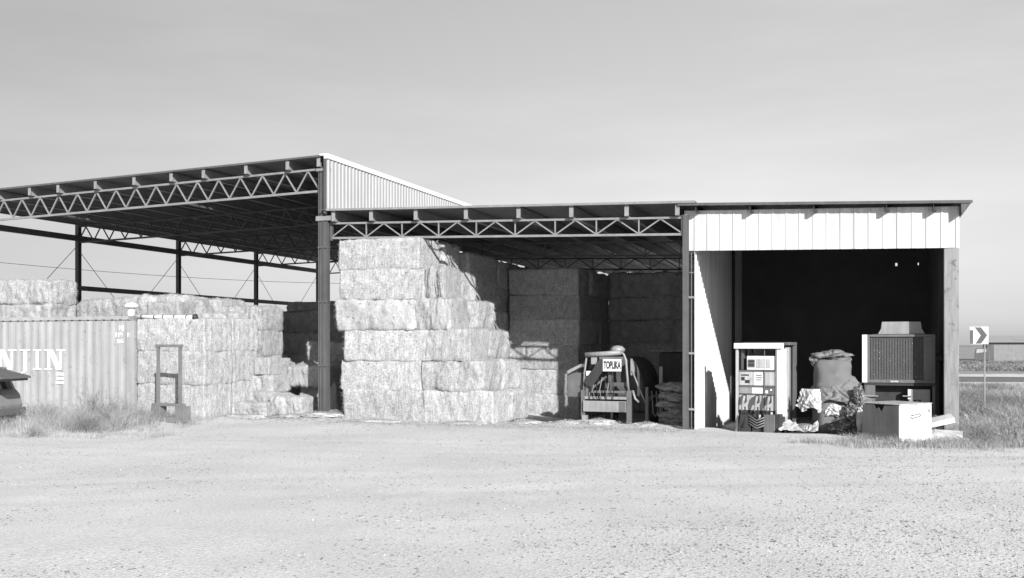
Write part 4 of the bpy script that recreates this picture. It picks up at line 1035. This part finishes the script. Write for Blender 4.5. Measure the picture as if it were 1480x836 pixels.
# ------------------------------------------------------------------ straw litter, weeds and grass
def blades(mb, x, y, z, n, h, spread, rng, lean=0.5, w=0.006, curl=0.4):
    for _ in range(n):
        a = rng.uniform(0, 6.283); r = spread*math.sqrt(rng.random())*0.5
        bx, by = x+r*math.cos(a), y+r*math.sin(a); hh = h*rng.uniform(0.45, 1.0)
        la = a+rng.uniform(-0.8, 0.8); ln = lean*hh*rng.uniform(0.2, 1.1)
        ww = w*rng.uniform(0.6, 1.3); wa = rng.uniform(0, 3.14); cx, cy = math.cos(wa)*ww/2, math.sin(wa)*ww/2
        m1 = (bx+math.cos(la)*ln*0.35, by+math.sin(la)*ln*0.35, z+hh*0.6)
        tp = (bx+math.cos(la)*ln, by+math.sin(la)*ln, z+hh*(1-0.25*curl*rng.random()))
        mb.add([(bx-cx, by-cy, z-0.02), (bx+cx, by+cy, z-0.02), (m1[0]+cx*0.8, m1[1]+cy*0.8, m1[2]), (m1[0]-cx*0.8, m1[1]-cy*0.8, m1[2]), tp], [(0,1,2,3),(3,2,4)])
def bush_mesh(h, r, n, seed, w=0.007):
    rng = random.Random(seed); mb = MB()
    def twig(p, d, l, ww, depth):
        q = p+d*l; side = d.cross(Vector((rng.uniform(-1,1), rng.uniform(-1,1), rng.uniform(-1,1)))).normalized()*ww/2
        mb.add([p-side, p+side, q+side*0.5, q-side*0.5], [(0,1,2,3)])
        if depth > 0:
            for _ in range(rng.choice((2, 3, 3))):
                nd = (d+Vector((rng.uniform(-1,1), rng.uniform(-1,1), rng.uniform(-0.6,0.9)))*0.75).normalized()
                twig(p+d*l*rng.uniform(0.4, 1.0), nd, l*rng.uniform(0.45, 0.75), ww*0.75, depth-1)
    for _ in range(n):
        a = rng.uniform(0, 6.283); e = rng.uniform(0.15, 1.0)
        d = Vector((math.cos(a)*(1-e*0.8)*r/h*1.3, math.sin(a)*(1-e*0.8)*r/h*1.3, e)).normalized()
        twig(Vector((rng.uniform(-r, r)*0.25, rng.uniform(-r, r)*0.25, 0)), d, h*rng.uniform(0.35, 0.6), w*1.5, 3)
    return mb
rng = random.Random(12)
# bushes: protos then copies
protos = [bush_mesh(0.75, 0.62, 46, 31+i, 0.006) for i in range(3)]
pm = []
for i, pb in enumerate(protos):
    me = bpy.data.meshes.new('weed_bush'); me.from_pydata([tuple(v) for v in pb.v], [], pb.f); me.materials.append(M['weed'] if i else M['weed_dark']); pm.append(me)
def bush(x, y, s, lab, grp, i=0, sz=1.0):
    o = bpy.data.objects.new('weed_bush', pm[i % 3]); COL.objects.link(o)
    o.location = (x, y, gz(x, y)-0.03); o.scale = (s, s, s*sz); o.rotation_euler = (0, 0, rng.uniform(0, 6.28))
    tag(o, lab, 'dry bush', grp)
GB = 'dry bushes before the container'; GC = 'dry bushes by the shed corner'
for i, (x, y, s, sz, lab) in enumerate((
    (-9.4, 21.3, 0.95, 0.9, 'dry bush touching the tail of the old car'), (-8.85, 21.7, 0.85, 0.9, 'low dry bush, next to the right of the one at the old car'),
    (-10.35, 23.9, 1.0, 1.45, 'tallest dark dry bush close against the container side'), (-9.6, 22.9, 0.9, 0.9, 'dry bush below the small white label on the container'),
    (-8.9, 22.9, 0.8, 0.8, 'dry bush halfway between the tall one and the fork frame'), (-10.1, 20.3, 0.8, 0.7, 'dry bush in front of the old car bumper'),
    (-9.9, 24.4, 0.9, 0.9, 'dry bush hugging the right lower end of the container'),
    (-11.3, 23.6, 1.0, 0.9, 'dry bush under the last big container letter'), (-10.9, 22.3, 0.95, 0.8, 'dry bush right behind the raised tailgate'), (-9.2, 23.9, 0.8, 0.75, 'dry bush nearest the foot of the fork frame'),
    (-8.2, 21.9, 0.6, 0.55, 'small outlying dry bush in front of the container'), (-10.0, 22.2, 0.9, 0.8, 'dry bush in the middle of the weeds before the container'))):
    bush(x, y, s, lab, GB, i+ (0 if i != 2 else -2), sz)
for i, (x, y, s, sz, lab) in enumerate((
    (7.6, 18.9, 0.62, 0.7, 'dry bush in front of the chest corner'), (6.9, 19.2, 0.6, 0.7, 'dry bush left of the white chest'), (8.5, 19.0, 0.62, 0.7, 'dry bush in front of the right end of the chest'),
    (9.35, 19.3, 1.0, 0.85, 'dry bush at the foot of the shed post'), (10.15, 19.6, 1.25, 1.0, 'dry bush right of the shed post foot'),
    (11.0, 20.3, 1.3, 0.9, 'dry bush second from the right edge by the shed corner'), (12.0, 21.0, 1.4, 1.0, 'dry bush nearest the right photo edge'),
    (8.9, 20.55, 0.6, 1.3, 'slim upright dry bush between the cooling unit and the shed post'))):
    bush(x, y, s, lab, GC, i, sz)
gm_ = MB()
def patch(n, fx, h, sp, nb, w=0.006, lean=0.5):
    for _ in range(n):
        x, y = fx(); blades(gm_, x, y, gz(x, y), nb, h*rng.uniform(0.5, 1.2), sp, rng, lean, w)
patch(420, lambda: (rng.uniform(-12.5, -8.6), rng.uniform(21.3, 25.0)), 0.45, 0.4, 26, 0.005, 0.8)
patch(130, lambda: (rng.uniform(-11.5, -7.4), rng.uniform(20.2, 21.8)), 0.2, 0.4, 20)
patch(60, lambda: (rng.uniform(-8.6, -7.6), rng.uniform(22.8, 25.2)), 0.22, 0.3, 16)
patch(260, lambda: (rng.uniform(6.4, 10.2), rng.gauss(18.9, 0.40)), 0.20, 0.4, 24, 0.005, 0.9)
patch(900, lambda: (rng.uniform(9.4, 17), rng.uniform(18.5, 27)), 0.22, 0.7, 26, 0.005, 1.1)
patch(60, lambda: (rng.uniform(5.6, 6.9), rng.gauss(19.5, 0.25)), 0.14, 0.3, 16)
o = gm_.build('dry_grass', M['weed']); tag(o, 'dry pale grass in tufts at both ends of the yard', 'dry grass', kind='stuff')
gm_ = MB()
for _ in range(2600):
    y = rng.uniform(26, 51); x = y*rng.uniform(0.44, 0.62)
    blades(gm_, x, y, gz(x, y), 26, rng.uniform(0.06, 0.26)*(1.6 if noise.noise(Vector((x*0.3, y*0.15, 2))) > 0.15 else 0.8), 1.5, rng, 1.1, 0.013)
gd_ = MB()
for _ in range(420):
    y = rng.uniform(23, 50); x = y*rng.uniform(0.45, 0.62)
    if noise.noise(Vector((x*0.35, y*0.2, 7))) < 0.0: continue
    for _k in range(3): blades(gd_, x+rng.uniform(-0.5, 0.5), y+rng.uniform(-0.5, 0.5), gz(x, y), 60, rng.uniform(0.25, 0.6), 0.9, rng, 1.2, 0.010)
tag(gd_.build('field_scrub', M['weed_dark']), 'grey low scrub clumps in the field around the road sign', 'scrub', kind='stuff')
o = gm_.build('roadside_grass', M['weed']); tag(o, 'dry roadside grass between the shed and the road', 'grass', kind='stuff')
gm_ = MB()
for _ in range(1500):
    y = rng.uniform(64, 130); x = y*rng.uniform(0.44, 0.60)
    if noise.noise(Vector((x*0.06, y*0.04, 1))) < 0.05: continue
    blades(gm_, x, y, 0.03, 60, rng.uniform(0.12, 0.5), 3.5, rng, 2.2, 0.045)
o = gm_.build('far_scrub', M['sage']); tag(o, 'grey scrub beyond the road', 'scrub', kind='stuff')

sw = MB(); rg = random.Random(8)
def straw_piece(x, y, z):
    a = rg.uniform(0, 6.28); l = rg.uniform(0.03, 0.11); w = 0.0035; c, s_ = math.cos(a), math.sin(a)
    dz = rg.uniform(-0.01, 0.03)
    sw.add([(x-s_*w, y+c*w, z), (x+s_*w, y-c*w, z), (x+c*l+s_*w, y+s_*l-c*w, z+dz), (x+c*l-s_*w, y+s_*l+c*w, z+dz)], [(0,1,2,3)])
for _ in range(15000):
    u = rg.uniform(-6, 9.6); v = -0.35-abs(rg.gauss(0, 0.8))+rg.uniform(0, 0.9)*(1 if (u > 5 or -3 < u < 0.5) else 0)
    if u < -3: v -= 1.0
    p = W(u, v); straw_piece(p.x, p.y, gz(p.x, p.y)+0.006)
for _ in range(3500):
    u = rg.gauss(0.1, 0.8); v = rg.gauss(0, 0.45); p = W(u, v); straw_piece(p.x, p.y, gz(p.x, p.y)+rg.uniform(0.0, 0.035))
o = sw.build('straw_litter', M['straw']); tag(o, 'loose straw strewn on the ground along the bale stacks', 'straw', kind='stuff')
hp = [(0.1, -0.35, 0.75, 0.10), (-0.8, -0.35, 0.5, 0.10), (-2.1, -0.75, 0.9, 0.10), (1.9, -0.55, 1.2, 0.08), (4.2, -0.4, 0.9, 0.09), (5.6, 0.35, 0.6, 0.10), (6.6, 0.55, 0.5, 0.10), (7.4, 0.6, 0.55, 0.12), (8.6, 0.5, 0.5, 0.10), (-3.6, -1.5, 0.6, 0.07)]
hl = ['loose hay heap at the foot of the big steel column', 'small loose hay heap just left of the big steel column', 'wide flat loose hay heap before the sunlit bale step', 'long flat loose hay heap along the foot of the tall front stack',
      'loose hay heap at the right foot of the tall front stack', 'loose hay heap before the lit patch of the rear stack', 'loose hay heap left of the farm machine', 'loose hay heap right before the farm machine legs', 'loose hay heap before the feed sacks', 'loose hay heap behind the fork frame']
for (u, v, r, h), lb_ in zip(hp, hl):
    mb = crumple(0, 0, -0.01, r*0.8, 0.32, h*0.75, int(u*7+50), 0.5, 4.0, 48); rh = random.Random(int(u*10)+99)
    for _ in range(int(2600*r)):
        a_ = rh.gauss(0, r*0.45); b_ = rh.gauss(0, 0.20); top = h*0.95*math.exp(-(a_/(r*0.6))**2-(b_/0.26)**2)
        z_ = top*rh.uniform(0.5, 1.0)+0.005; t_ = rh.uniform(0, 6.28); l_ = rh.uniform(0.03, 0.09); c_, s_ = math.cos(t_)*l_, math.sin(t_)*l_; k_ = rh.uniform(-0.02, 0.035)
        wx, wy = -math.sin(t_)*0.004, math.cos(t_)*0.004
        mb.add([(a_-wx, b_-wy, z_), (a_+wx, b_+wy, z_+0.002), (a_+c_, b_+s_, z_+k_)], [(0, 1, 2)])
    o = mb.build('hay_heap', M['straw'], smooth=False); p = W(u, v); o.location = (p.x, p.y, gz(p.x, p.y)); o.rotation_euler = (0, 0, -TH)
    tag(o, lb_, 'hay heap', 'loose hay heaps')
print('bales', n_bales)
